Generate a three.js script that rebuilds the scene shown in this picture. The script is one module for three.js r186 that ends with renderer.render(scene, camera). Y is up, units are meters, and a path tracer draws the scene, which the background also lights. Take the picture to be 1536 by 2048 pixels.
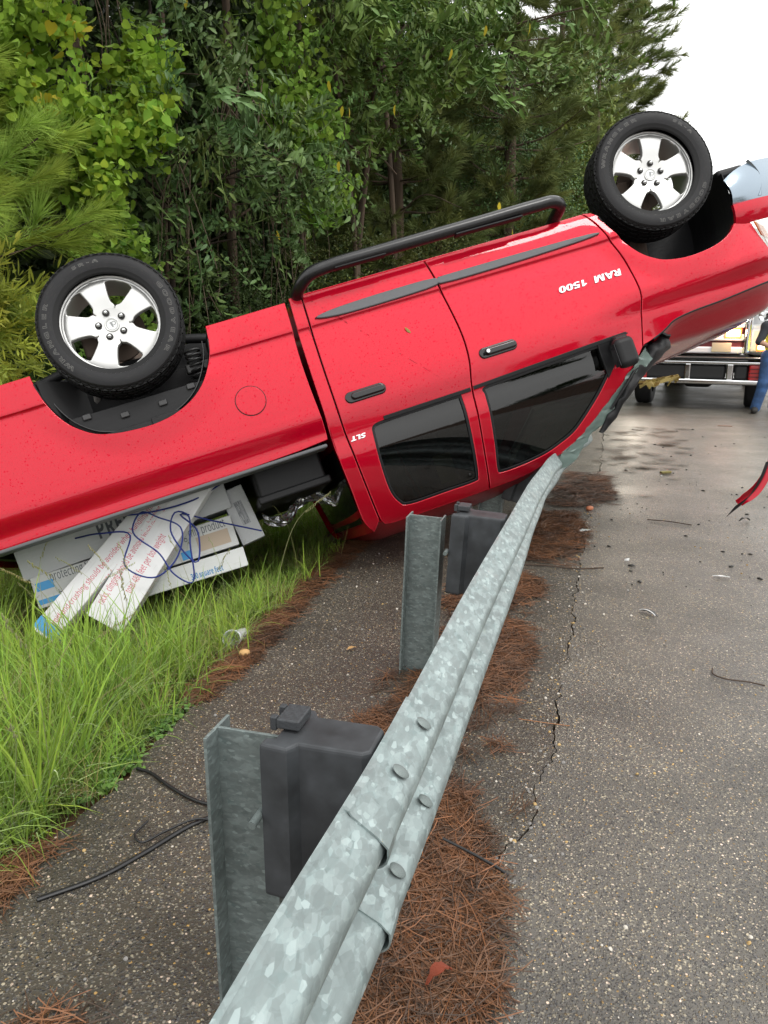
import * as THREE from 'three';
import { mergeGeometries, mergeVertices, toCreasedNormals } from 'three/addons/utils/BufferGeometryUtils.js';
import { RoundedBoxGeometry } from 'three/addons/geometries/RoundedBoxGeometry.js';
import { TextGeometry } from 'three/addons/geometries/TextGeometry.js';
import { FontLoader } from 'three/addons/loaders/FontLoader.js';
import { MarchingCubes } from 'three/addons/objects/MarchingCubes.js';

// ---------- camera, sky, sun, exposure ----------
const scene = new THREE.Scene();
const camera = new THREE.PerspectiveCamera(67.31, 0.75, 0.05, 900);
camera.position.set(0, 1.55, 0);
camera.rotation.set(-14 * Math.PI / 180, 0, 0);

const renderer = new THREE.WebGLRenderer({ antialias: true });
renderer.toneMapping = THREE.LinearToneMapping;
renderer.toneMappingExposure = 1.8;
renderer.shadowMap.enabled = true;

{ // overcast sky: an even white cloud deck, brightest overhead
  const w = 256, h = 128, data = new Float32Array(w * h * 4);
  for (let j = 0; j < h; j++) for (let i = 0; i < w; i++) {
    const e = (j + 0.5) / h * Math.PI - Math.PI / 2, a = i / w * 2 * Math.PI;
    const up = Math.max(0, Math.sin(e));
    const cl = 1 + 0.05 * Math.sin(a * 3 + 2 * up) * Math.cos(e * 5) + 0.03 * Math.sin(a * 7 + e * 9);
    const k = (e < 0 ? 0.5 : (0.95 + 0.35 * up) * cl), o = (j * w + i) * 4;
    data[o] = k; data[o + 1] = k; data[o + 2] = k * 0.985; data[o + 3] = 1;
  }
  const sky = new THREE.DataTexture(data, w, h, THREE.RGBAFormat, THREE.FloatType);
  sky.mapping = THREE.EquirectangularReflectionMapping; sky.magFilter = THREE.LinearFilter; sky.needsUpdate = true;
  scene.background = sky; scene.environment = sky;
}
const sun = new THREE.DirectionalLight(new THREE.Color(1, 0.97, 0.92), 0.7);
sun.position.set(6, 14, 6); sun.castShadow = true; sun.shadow.radius = 30; sun.shadow.mapSize.set(2048, 2048);
Object.assign(sun.shadow.camera, { left: -20, right: 20, top: 20, bottom: -20, near: 0.5, far: 80 });
scene.add(sun); scene.add(sun.target);

// ---------- helpers ----------
function RNG(seed) { let s = seed >>> 0; const r = () => { s = (s + 0x6d2b79f5) | 0; let t = Math.imul(s ^ (s >>> 15), 1 | s); t = (t + Math.imul(t ^ (t >>> 7), 61 | t)) ^ t; return ((t ^ (t >>> 14)) >>> 0) / 4294967296; }; r.r = (a, b) => a + (b - a) * r(); r.i = (n) => Math.floor(r() * n); r.g = () => (r() + r() + r() + r() - 2) * 0.87; return r; }
const V = (x, y, z) => new THREE.Vector3(x, y, z);
const clamp = (x, a = 0, b = 1) => Math.min(b, Math.max(a, x));
const sst = (a, b, x) => { const t = clamp((x - a) / (b - a)); return t * t * (3 - 2 * t); };
const lerp = (a, b, t) => a + (b - a) * t;
const taken = new Map();
function numbered(n) { const k = taken.get(n) || 0; taken.set(n, k + 1); return k ? n + '_' + String(k).padStart(3, '0') : n; }
function shade(o) { o.traverse((m) => { if (m.isMesh) { m.castShadow = true; m.receiveShadow = true; } }); return o; }
function mesh(name, geo, mat, parent) { const m = new THREE.Mesh(geo, mat); m.name = name; m.castShadow = m.receiveShadow = true; if (parent) parent.add(m); return m; }
function tag(o, label, category, group) { o.userData.label = label; o.userData.category = category; if (group) o.userData.group = group; return o; }
function thing(name, label, category, group) { const o = new THREE.Group(); o.name = numbered(name); scene.add(o); return tag(o, label, category, group); }
function one(name, geo, mat, label, category, group) { const m = mesh(numbered(name), geo, mat, scene); return tag(m, label, category, group); }
function struct(name, geo, mat) { const m = mesh(numbered(name), geo, mat, scene); m.userData.kind = 'structure'; return m; }
function merge(list) { return mergeGeometries(list.map((g) => { const q = g.index ? g.toNonIndexed() : g; for (const k of Object.keys(q.attributes)) if (!['position', 'normal', 'uv'].includes(k)) q.deleteAttribute(k); if (!q.attributes.uv) q.setAttribute('uv', new THREE.BufferAttribute(new Float32Array(q.attributes.position.count * 2), 2)); return q; })); }
function T(g, x = 0, y = 0, z = 0, rx = 0, ry = 0, rz = 0, s = 1) { const m = new THREE.Matrix4().compose(V(x, y, z), new THREE.Quaternion().setFromEuler(new THREE.Euler(rx, ry, rz)), typeof s === 'number' ? V(s, s, s) : s); return g.clone().applyMatrix4(m); }
const box = (w, h, d, x, y, z, r = 0.006) => new RoundedBoxGeometry(w, h, d, 2, Math.min(r, w / 2.1, h / 2.1, d / 2.1)).translate(x, y, z);
function rod(a, b, r, n = 10, r2 = r) { const d = b.clone().sub(a), g = new THREE.CylinderGeometry(r2, r, d.length(), n); g.translate(0, d.length() / 2, 0); g.applyQuaternion(new THREE.Quaternion().setFromUnitVectors(V(0, 1, 0), d.clone().normalize())); return g.translate(a.x, a.y, a.z); }
const tube = (pts, r, seg = 40, n = 10, closed = false) => new THREE.TubeGeometry(new THREE.CatmullRomCurve3(pts, closed, 'centripetal'), seg, r, n, closed);
function geom(pos, idx, uv) { const g = new THREE.BufferGeometry(); g.setAttribute('position', new THREE.Float32BufferAttribute(pos, 3)); if (uv) g.setAttribute('uv', new THREE.Float32BufferAttribute(uv, 2)); if (idx) g.setIndex(idx); g.computeVertexNormals(); return g; }
// grid of points f(u,v) -> [x,y,z]
function sheet(nu, nv, f, uvf) { const p = [], t = [], id = []; for (let j = 0; j <= nv; j++) for (let i = 0; i <= nu; i++) { p.push(...f(i / nu, j / nv)); t.push(...(uvf ? uvf(i / nu, j / nv) : [i / nu, j / nv])); } for (let j = 0; j < nv; j++) for (let i = 0; i < nu; i++) { const a = j * (nu + 1) + i, b = a + 1, c = a + nu + 1, d = c + 1; id.push(a, b, d, a, d, c); } return geom(p, id, t); }
// sheet with thickness along normals
function slab(nu, nv, f, th, uvf) { const a = sheet(nu, nv, f, uvf), n = a.attributes.normal, p = a.attributes.position, W = nu + 1; const pos = [], uv = [], idx = []; const N = p.count; for (let s = 0; s < 2; s++) for (let i = 0; i < N; i++) { const k = s * th; pos.push(p.getX(i) - n.getX(i) * k, p.getY(i) - n.getY(i) * k, p.getZ(i) - n.getZ(i) * k); uv.push(a.attributes.uv.getX(i), a.attributes.uv.getY(i)); } const src = a.index.array; for (let i = 0; i < src.length; i += 3) { idx.push(src[i], src[i + 1], src[i + 2]); idx.push(src[i] + N, src[i + 2] + N, src[i + 1] + N); } const edge = []; for (let i = 0; i < nu; i++) edge.push([i, i + 1]); for (let j = 0; j < nv; j++) edge.push([j * W + nu, (j + 1) * W + nu]); for (let i = nu; i > 0; i--) edge.push([nv * W + i, nv * W + i - 1]); for (let j = nv; j > 0; j--) edge.push([j * W, (j - 1) * W]); for (const [q, r] of edge) idx.push(q, q + N, r + N, q, r + N, r); return toCreasedNormals(geom(pos, idx, uv), 0.6); }
// cubic interpolation through a table
function curve1(xs, ys) { const n = xs.length, m = []; for (let i = 0; i < n; i++) { const a = Math.max(0, i - 1), b = Math.min(n - 1, i + 1); m.push((ys[b] - ys[a]) / (xs[b] - xs[a])); } return (x) => { if (x <= xs[0]) return ys[0]; if (x >= xs[n - 1]) return ys[n - 1]; let i = 0; while (x > xs[i + 1]) i++; const h = xs[i + 1] - xs[i], t = (x - xs[i]) / h, t2 = t * t, t3 = t2 * t; return (2 * t3 - 3 * t2 + 1) * ys[i] + (t3 - 2 * t2 + t) * h * m[i] + (-2 * t3 + 3 * t2) * ys[i + 1] + (t3 - t2) * h * m[i + 1]; }; }
// tileable value noise
const NT = 64, NP = (() => { const r = RNG(7), a = new Float32Array(NT * NT); for (let i = 0; i < a.length; i++) a[i] = r(); return a; })();
function vnoise(x, y, per) { const xi = Math.floor(x), yi = Math.floor(y), fx = x - xi, fy = y - yi, u = fx * fx * (3 - 2 * fx), v = fy * fy * (3 - 2 * fy); const w = (a, b) => { a = ((a % per) + per) % per; b = ((b % per) + per) % per; return NP[(b % NT) * NT + (a % NT)]; }; return lerp(lerp(w(xi, yi), w(xi + 1, yi), u), lerp(w(xi, yi + 1), w(xi + 1, yi + 1), u), v); }
function fbm(u, v, per, oct = 4) { let s = 0, a = 0.5, n = 0; for (let o = 0; o < oct; o++) { s += a * vnoise(u * per + o * 17.3 * 0, v * per, per); n += a; a *= 0.5; per *= 2; } return s / n; }
function tex(n, f, srgb = true, m = n) { const d = new Uint8Array(n * m * 4); for (let j = 0; j < m; j++) for (let i = 0; i < n; i++) { const c = f(i / n, j / m), o = (j * n + i) * 4; d[o] = clamp(c[0]) * 255; d[o + 1] = clamp(c[1]) * 255; d[o + 2] = clamp(c[2]) * 255; d[o + 3] = 255; } return fin(new THREE.DataTexture(d, n, m), srgb); }
function fin(t, srgb) { t.wrapS = t.wrapT = THREE.RepeatWrapping; t.magFilter = THREE.LinearFilter; t.minFilter = THREE.LinearMipmapLinearFilter; t.generateMipmaps = true; if (srgb) t.colorSpace = THREE.SRGBColorSpace; t.needsUpdate = true; return t; }
function canvasTex(w, h, draw, srgb = true) { const c = document.createElement('canvas'); c.width = w; c.height = h; draw(c.getContext('2d'), w, h); return fin(new THREE.CanvasTexture(c), srgb); }
const rep = (t, sx, sy = sx) => { const q = t.clone(); q.repeat.set(sx, sy); q.needsUpdate = true; return q; };
const std = (o) => new THREE.MeshStandardMaterial(o), phy = (o) => new THREE.MeshPhysicalMaterial(o);
const lin = (r, g, b) => new THREE.Color().setRGB(r, g, b);
// road frame: d = metres to the right of the camera, s = metres along the road
const RA = 16 * Math.PI / 180, RC = Math.cos(RA), RS = Math.sin(RA);
const rd = (d, s, y = 0) => V(d * RC + s * RS, y, -(-d * RS + s * RC));
const toRoad = (x, z) => [x * RC + z * RS, x * RS - z * RC];
const font = await new FontLoader().loadAsync('fonts/droid/droid_sans_bold.typeface.json');
// ---------- ground, shoulder, road ----------
function asphaltMaps(seed, base, stones, light) {
  const n = 2048, r = RNG(seed), list = [];
  for (let i = 0; i < stones; i++) list.push([r() * n, r() * n, 1.4 + 4.6 * Math.pow(r(), 2.2), 0.55 + 0.45 * r(), r() * 3.14, r(), r()]);
  const cols = (q, k) => { const l = light * (0.36 + 0.64 * k); return q < 0.035 ? [l * 1.05, l * 0.84, l * 0.5] : q < 0.075 ? [l * 1.25, l * 1.12, l * 1.0] : q < 0.4 ? [l * 0.93, l * 0.87, l * 0.75] : q < 0.7 ? [l * 0.7, l * 0.67, l * 0.61] : [l * 0.46, l * 0.45, l * 0.45]; };
  const draw = (fill, paint) => (c) => {
    c.fillStyle = fill; c.fillRect(0, 0, n, n);
    for (const s of list) { c.fillStyle = paint(s); for (const ox of [0, -n, n]) for (const oy of [0, -n, n]) { const x = s[0] + ox, y = s[1] + oy; if (x < -9 || y < -9 || x > n + 9 || y > n + 9) continue; c.beginPath(); c.ellipse(x, y, s[2], s[2] * s[3], s[4], 0, 6.283); c.fill(); } }
  };
  const rgb = (a) => `rgb(${a.map((x) => Math.round(clamp(x) * 255)).join(',')})`;
  const col = canvasTex(n, n, (c) => { draw(rgb(base), (s) => rgb(cols(s[5], s[6])))(c); const im = c.getImageData(0, 0, n, n), d = im.data; for (let j = 0; j < n; j++) for (let i = 0; i < n; i++) { const k = 0.86 + 0.28 * fbm(i / n, j / n, 5, 4) , o = (j * n + i) * 4; d[o] *= k; d[o + 1] *= k; d[o + 2] *= k; } c.putImageData(im, 0, 0); });
  const bmp = canvasTex(n, n, draw('rgb(70,70,70)', (s) => { const g = Math.round(110 + 120 * s[6]); return `rgb(${g},${g},${g})`; }), false);
  return [col, bmp];
}
const roadTex = asphaltMaps(11, [0.325, 0.31, 0.285], 102000, 0.75), shoulderTex = asphaltMaps(12, [0.265, 0.248, 0.215], 96000, 0.68);
// wet film: patches that are smoother than others
const wetRough = tex(512, (u, v) => { const k = 0.26 + 0.3 * fbm(u, v, 6, 5) + 0.08 * fbm(u, v, 60, 2); return [k, k, k]; }, false);
const roadMat = std({ map: rep(roadTex[0], 1 / 1.5), bumpMap: rep(roadTex[1], 1 / 1.5), bumpScale: 0.004, roughness: 0.92, roughnessMap: rep(wetRough, 1 / 3.7) });
const shoulderMat = std({ map: rep(shoulderTex[0], 1 / 1.7), bumpMap: rep(shoulderTex[1], 1 / 1.7), bumpScale: 0.005, roughness: 1, roughnessMap: rep(wetRough, 1 / 2.9) });
const soilTex = tex(1024, (u, v) => { const a = fbm(u, v, 9, 5), b = fbm(v, u, 40, 3), k = 0.3 + 0.7 * a; return [0.30 * k + 0.16 * b, 0.2 * k + 0.09 * b, 0.12 * k + 0.04 * b]; });
const soilMat = std({ map: rep(soilTex, 1 / 1.3), bumpMap: rep(soilTex, 1 / 1.3), bumpScale: 0.03, roughness: 0.95 });

const crackPts = [[-9, -0.3], [1.2, -0.24], [1.47, -0.22], [1.65, -0.25], [1.83, -0.21], [2.03, -0.2], [2.19, -0.14], [2.43, -0.13], [2.67, -0.11], [2.99, -0.11], [3.34, -0.1], [3.76, -0.09], [4.46, -0.09], [5.06, -0.09], [6.01, -0.09], [6.92, -0.03], [12, 0], [40, 0.05], [260, 0.05]];
const crackBase = curve1(crackPts.map((p) => p[0]), crackPts.map((p) => p[1]));
const jag = (s, k) => (vnoise(s * 9 + k, 3.5 + k, 4096) - 0.5) * 0.05 + (vnoise(s * 38 + k, 9.5, 4096) - 0.5) * 0.028;
const crackAt = (s) => crackBase(s) + (s > -3 && s < 16 ? jag(s, 0) : 0);
const crackW = (s) => (s > -3 && s < 16 ? 0.0012 + (0.002 + 0.009 * Math.pow(vnoise(s * 6, 20.5, 4096), 2) + 0.004 * vnoise(s * 50, 2.5, 4096)) * sst(0.1, 0.45, vnoise(s * 2.1 + 3, 31.5, 4096)) : 0.001);
const edgePts = [[-9, -1.5], [1.48, -1.56], [1.79, -1.54], [2.04, -1.53], [2.44, -1.57], [3.14, -1.58], [4.16, -1.6], [4.89, -1.61], [8, -1.66], [14, -1.7], [260, -1.7]];
const edgeBase = curve1(edgePts.map((p) => p[0]), edgePts.map((p) => p[1]));
const edgeAt = (s) => edgeBase(s) + (vnoise(s * 4, 7.5, 4096) - 0.5) * 0.06 + (vnoise(s * 22, 1.5, 4096) - 0.5) * 0.035;
const vergeY = (u, s = 0) => -0.3 * (1 - Math.exp(-u / 0.62)) - 0.05 * u + 0.0;      // u: metres beyond the pavement's edge
function groundY(d, s) { const u = edgeBase(s) - d; return u > 0 ? -0.012 + vergeY(Math.min(u, 9), s) + 0.03 * (vnoise(d * 2.1 + 50, s * 2.1 + 50, 4096) - 0.5) * Math.min(1, u * 2) : -0.03; }
{
  const stations = []; for (let s = -9; s < 1; s += 0.5) stations.push(s); for (let s = 1; s < 9; s += 0.012) stations.push(s); for (let s = 9; s < 20; s += 0.1) stations.push(s); for (let s = 20; s <= 260; s += 12) stations.push(s);
  const strip = (left, right, nd, th) => { // rows of points from left(s) to right(s), with a turned-down lip on both sides
    const p = [], uv = [], id = [], W = nd + 3;
    stations.forEach((s) => { const a = left(s), b = right(s); for (let k = -1; k <= nd + 1; k++) { const t = clamp(k / nd), d = lerp(a, b, t), q = rd(d, s, k < 0 || k > nd ? -th : 0); p.push(q.x, q.y, q.z); uv.push(d, s); } });
    for (let j = 0; j < stations.length - 1; j++) for (let i = 0; i < W - 1; i++) { const a = j * W + i, c = a + W; id.push(a, a + 1, c + 1, a, c + 1, c); }
    return toCreasedNormals(geom(p, id, uv), 0.7);
  };
  struct('shoulder', strip(edgeAt, (s) => crackAt(s) - crackW(s) / 2, 10, 0.045), shoulderMat);
  struct('road', strip((s) => crackAt(s) + crackW(s) / 2, () => 9.5, 8, 0.045), roadMat);
  const ds = [-120, -60, -30, -20, -15, -12]; for (let d = -10.5; d < -1.2; d += 0.15) ds.push(d); ds.push(-1.2, 0, 9, 9.6, 12, 16, 30, 60, 140);
  const ss = []; for (let s = -80; s < 0; s += 8) ss.push(s); for (let s = 0; s < 10; s += 0.16) ss.push(s); for (let s = 10; s < 40; s += 1.5) ss.push(s); for (let s = 40; s <= 300; s += 20) ss.push(s);
  const p = [], uv = [], id = [];
  for (const s of ss) for (const d of ds) { const y = d > 9.55 ? -0.03 - 0.04 * Math.min(6, d - 9.5) : groundY(d, s), q = rd(d, s, y); p.push(q.x, q.y, q.z); uv.push(d, s); }
  for (let j = 0; j < ss.length - 1; j++) for (let i = 0; i < ds.length - 1; i++) { const a = j * ds.length + i, c = a + ds.length; id.push(a, a + 1, c + 1, a, c + 1, c); }
  struct('ground', geom(p, id, uv), soilMat);
}
// ---------- guardrail ----------
const spangle = (() => { // zinc crystals: patches of differing greys
  const n = 1024, r = RNG(31);
  return canvasTex(n, n, (c) => {
    c.fillStyle = 'rgb(140,155,155)'; c.fillRect(0, 0, n, n);
    for (let k = 0; k < 5200; k++) {
      const q = r(), g = q < 0.55 ? r.r(128, 160) : q < 0.86 ? r.r(160, 186) : r.r(182, 206), x = r() * n, y = r() * n, s = (q > 0.86 ? r.r(4, 19) : r.r(8, 36));
      c.fillStyle = `rgba(${(g * 0.97) | 0},${(g * 1.03) | 0},${(g * 1.03) | 0},${q > 0.86 ? 0.75 : 0.5})`;
      for (const ox of [0, -n, n]) for (const oy of [0, -n, n]) { if (x + ox < -40 || y + oy < -40 || x + ox > n + 40 || y + oy > n + 40) continue; c.beginPath(); const rr = RNG(k); for (let a = 0; a < 7; a++) { const R = s * (0.55 + 0.6 * rr()), t = a / 7 * 6.283; c.lineTo(x + ox + R * Math.cos(t) * 1.5, y + oy + R * Math.sin(t) * 0.8); } c.fill(); }
    }
  });
})();
const zincRough = tex(256, (u, v) => { const k = 0.42 + 0.3 * fbm(u, v, 8, 4); return [k, k, k]; }, false);
const zincMat = std({ map: rep(spangle, 1 / 0.7), color: lin(0.84, 0.88, 0.88), metalness: 0.55, roughness: 1, roughnessMap: rep(zincRough, 1 / 0.4) });
const zincOld = std({ map: rep(spangle, 1 / 0.4), color: lin(0.5, 0.52, 0.51), metalness: 0.35, roughness: 1, roughnessMap: rep(zincRough, 1 / 0.3) });
const plasticTex = tex(512, (u, v) => { const k = 0.15 + 0.12 * fbm(u, v, 6, 5) + 0.05 * Math.pow(fbm(v, u, 20, 3), 2); return [k * 0.96, k, k * 1.05]; });
const blockMat = phy({ map: rep(plasticTex, 2.2), roughness: 0.6, specularIntensity: 0.7 });
const kn = [-1.5, 0.6, 1.3, 2.2, 3.1, 4, 5, 6, 7.2];
const railD = curve1(kn, [-0.385, -0.385, -0.39, -0.392, -0.378, -0.379, -0.358, -0.299, -0.2]);
const railY = curve1(kn, [0.66, 0.645, 0.585, 0.578, 0.603, 0.61, 0.582, 0.545, 0.48]);
const railR = curve1(kn, [0, 0.0, -0.03, -0.025, 0.05, 0.18, 0.35, 0.518, 0.7]);
// W-beam section: [height, depth towards the road]
const wsec = [[0.156, 0.012], [0.1535, 0.021], [0.145, 0.027], [0.112, 0.071], [0.104, 0.079], [0.093, 0.083], [0.075, 0.083], [0.064, 0.079], [0.056, 0.071], [0.024, 0.012], [0.014, 0.004], [0, 0.001]];
const wfull = [...wsec, ...wsec.slice(0, -1).reverse().map(([h, d]) => [-h, d])];
function railPoint(h, dp, s) { const r = railR(s); return rd(railD(s) + dp * Math.cos(r) + h * Math.sin(r), s, railY(s) + h * Math.cos(r) - dp * Math.sin(r)); }
function beam(s0, s1, off, dent = () => 0) {
  const n = Math.round((s1 - s0) / 0.04), prof = wfull.map((p, i) => p);
  const len = [0]; for (let i = 1; i < prof.length; i++) len.push(len[i - 1] + Math.hypot(prof[i][0] - prof[i - 1][0], prof[i][1] - prof[i - 1][1]));
  return slab(n, prof.length - 1, (u, v) => { const s = lerp(s0, s1, u), k = Math.round(v * (prof.length - 1)), [h, d] = prof[k]; const q = railPoint(h, d + off + dent(s, h), s); return [q.x, q.y, q.z]; }, -0.0035, (u, v) => [lerp(s0, s1, u), len[Math.round(v * (prof.length - 1))]]);
}
const guardrail = thing('guardrail', 'galvanized steel guardrail with two ridges running under the overturned red pickup', 'guardrail');
mesh('rail_beam', beam(-1.4, 1.52, 0), zincMat, guardrail);
mesh('rail_beam', beam(1.06, 7.0, 0.0048, (s, h) => 0.006 * Math.sin(s * 5) * sst(3.5, 5, s) + 0.007 * (1 - sst(1.06, 1.16, s)) * (h < 0.1 && h > 0.02 || h < -0.07 ? 1 : 0.2)), zincMat, guardrail);
{ // reflected paint scrape on the beam, left by the pickup
  const boltHead = new THREE.SphereGeometry(0.017, 18, 8, 0, 6.283, 0, 1.1).scale(1.25, 0.55, 1);
  for (const [s, h] of [[1.46, 0.125], [1.26, 0.125], [1.44, -0.05], [1.2, -0.05], [1.46, -0.13], [1.26, -0.13], [1.36, 0]]) {
    const i = h === 0 ? 0 : 1, dp = i ? 0.054 + (Math.abs(h) < 0.06 ? 0.005 : 0) : 0.004, q = railPoint(h, dp + 0.0095, s), q2 = railPoint(h, dp + 0.02, s);
    const up = V(0, h > 0 ? (Math.abs(h) > 0.1 ? 0.8 : -0.8) : (Math.abs(h) > 0.1 ? -0.8 : 0.8), 0).add(rd(1, 0).multiplyScalar(0.6)).normalize();
    const g = boltHead.clone().applyQuaternion(new THREE.Quaternion().setFromUnitVectors(V(0, 1, 0), i ? up : q2.sub(q).normalize())).translate(q.x, q.y, q.z);
    mesh('bolt', g, zincOld, guardrail);
  }
  const post = (s, d0, lean, leanS, top) => { // I-section post: web across the road, flanges along it
    const g = new THREE.Group(); g.name = 'post'; guardrail.add(g);
    const H = top + 0.3, b = 0.152, fw = 0.1, t = 0.0055, sh = new THREE.Shape();
    const pts = [[-b / 2, -fw / 2], [-b / 2 + t, -fw / 2], [-b / 2 + t, -t / 2], [b / 2 - t, -t / 2], [b / 2 - t, -fw / 2], [b / 2, -fw / 2], [b / 2, fw / 2], [b / 2 - t, fw / 2], [b / 2 - t, t / 2], [-b / 2 + t, t / 2], [-b / 2 + t, fw / 2], [-b / 2, fw / 2]];
    sh.setFromPoints(pts.map((p) => new THREE.Vector2(...p)));
    const ex = new THREE.ExtrudeGeometry(sh, { depth: H, bevelEnabled: true, bevelSize: 0.0008, bevelThickness: 0.0008, bevelSegments: 1, steps: 6 });
    ex.rotateX(-Math.PI / 2); ex.translate(0, -0.3, 0);
    const m = mesh('post', ex, zincOld, guardrail); guardrail.remove(g);
    const q = rd(d0, s, 0); m.position.copy(q); m.rotation.set(leanS, -RA, lean, 'YXZ');
    return m;
  };
  // blockout: moulded plastic block with flanged corners, between post and beam
  const blockout = (s, y, lean) => {
    const parts = [], sh = new THREE.Shape(), w = 0.188, b = 0.142;
    const o = [[-w / 2 - 0.02, -b / 2], [-w / 2 + 0.03, -b / 2 - 0.004], [-w / 2 + 0.045, -b / 2 + 0.02], [w / 2 - 0.012, -b / 2 + 0.02], [w / 2, -b / 2 + 0.03], [w / 2, b / 2 - 0.03], [w / 2 - 0.012, b / 2 - 0.02], [-w / 2 + 0.045, b / 2 - 0.02], [-w / 2 + 0.03, b / 2 + 0.004], [-w / 2 - 0.02, b / 2], [-w / 2 - 0.02, b / 2 - 0.016], [-w / 2, b / 2 - 0.02], [-w / 2, -b / 2 + 0.02], [-w / 2 - 0.02, -b / 2 + 0.016]];
    sh.setFromPoints(o.map((p) => new THREE.Vector2(...p)));
    const g = new THREE.ExtrudeGeometry(sh, { depth: 0.33, bevelEnabled: true, bevelSize: 0.006, bevelThickness: 0.01, bevelSegments: 3 }); g.rotateX(-Math.PI / 2); g.translate(0, -0.175, 0); parts.push(g);
    const m = mesh('blockout', merge(parts), blockMat, guardrail);
    const tab = mesh('clip_tab', merge([box(0.05, 0.022, 0.07, -w / 2 + 0.012, 0.182, -0.01, 0.004), box(0.014, 0.03, 0.016, -w / 2 - 0.02, 0.18, 0.016, 0.003), box(0.014, 0.03, 0.016, -w / 2 - 0.02, 0.18, -0.03, 0.003)]), blockMat, m);
    mesh('bolt_end', new THREE.CylinderGeometry(0.009, 0.009, 0.05, 8).rotateX(Math.PI / 2).translate(-w / 2 - 0.035, 0.0, b / 2 + 0.012), zincOld, m);
    m.position.copy(rd(railD(s) - w / 2 - 0.004, s, y)); m.rotation.set(0, -RA, lean, 'YXZ'); return m;
  };
  post(1.285, -0.655, 0.0, 0.0, 0.735); blockout(1.31, railY(1.31) - 0.005, 0);
  post(3.14, -0.74, -0.045, 0.02, 0.735); blockout(3.14, railY(3.14) - 0.01, -0.06);
  post(5.05, -0.73, -0.1, 0.0, 0.7); blockout(5.05, railY(5.05) - 0.03, -0.3);
}
// ---------- overturned pickup (own frame: x forward, y up, z right, origin at rear hub height) ----------
const pickup = thing('pickup_truck', 'red four door pickup truck lying upside down across the steel guardrail', 'pickup truck');
pickup.matrixAutoUpdate = true;
{
  const m = new THREE.Matrix4().makeBasis(V(0.922, 0.266, -0.282).normalize(), V(0.335, -0.912, 0.236).normalize(), V(-0.194, -0.312, -0.93).normalize());
  pickup.quaternion.setFromRotationMatrix(m); pickup.position.set(-1.71, 1.24, -5.31);
}
const dropBump = (() => { const n = 1024, r = RNG(5); return canvasTex(n, n, (c) => { c.fillStyle = '#404040'; c.fillRect(0, 0, n, n); for (let i = 0; i < 9000; i++) { const x = r() * n, y = r() * n, s = 0.7 + 2.6 * Math.pow(r(), 5), g = 130 + 120 * r(); c.fillStyle = `rgb(${g},${g},${g})`; c.beginPath(); c.arc(x, y, s, 0, 6.3); c.fill(); } }, false); })();
const dropCoat = (() => { const n = 2048, r = RNG(15); return rep(canvasTex(n, n, (c) => { c.fillStyle = '#fff'; c.fillRect(0, 0, n, n); for (let i = 0; i < 5200; i++) { const g = r.i(60); c.fillStyle = `rgb(${g},${g},${g})`; c.beginPath(); c.arc(r() * n, r() * n, 1.6 + 4.2 * Math.pow(r(), 3), 0, 6.3); c.fill(); } }, false), 1 / 1.5); })();
const paint = phy({ color: lin(0.45, 0.001, 0.016), roughness: 0.36, metalness: 0.45, specularIntensity: 0.1, bumpMap: rep(dropBump, 1 / 0.5), bumpScale: 0.0012, clearcoat: 0.78, clearcoatRoughness: 0.035, clearcoatMap: dropCoat });
const blackGloss = phy({ color: lin(0.004, 0.004, 0.0045), roughness: 0.2, specularIntensity: 0.6, clearcoat: 0.6, clearcoatRoughness: 0.08 });
const blackTrim = phy({ color: lin(0.009, 0.009, 0.01), roughness: 0.5, specularIntensity: 0.55, bumpMap: rep(dropBump, 3), bumpScale: 0.0006 });
const greyTrim = std({ color: lin(0.085, 0.088, 0.095), roughness: 0.55, bumpMap: rep(dropBump, 2), bumpScale: 0.0012 });
const underMat = phy({ color: lin(0.009, 0.009, 0.01), roughness: 0.6, specularIntensity: 0.6 });
const linerMat = phy({ color: lin(0.007, 0.007, 0.008), roughness: 0.45, specularIntensity: 0.6, bumpMap: rep(zincRough, 3), bumpScale: 0.004 });
const shieldMat = std({ color: lin(0.03, 0.03, 0.031), roughness: 0.38 });
const steelMat = std({ color: lin(0.16, 0.15, 0.14), roughness: 0.55, metalness: 0.6 });
const rustMat = std({ color: lin(0.09, 0.065, 0.05), roughness: 0.8, metalness: 0.3 });
const chrome = std({ color: lin(0.78, 0.79, 0.8), roughness: 0.09, metalness: 1 });
const bumperMat = std({ color: lin(0.27, 0.32, 0.37), roughness: 0.16, metalness: 1 });
const alloy = std({ color: lin(0.58, 0.58, 0.57), roughness: 0.38, metalness: 0.75 });
const tintGlass = phy({ color: lin(0.055, 0.062, 0.06), transmission: 1, roughness: 0.02, thickness: 0, ior: 1.58, side: THREE.DoubleSide });
const clearGlass = phy({ color: lin(0.72, 0.84, 0.8), transmission: 0.9, roughness: 0.12, thickness: 0, ior: 1.5, side: THREE.DoubleSide });
const seatMat = std({ color: lin(0.05, 0.05, 0.052), roughness: 0.9 });

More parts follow.
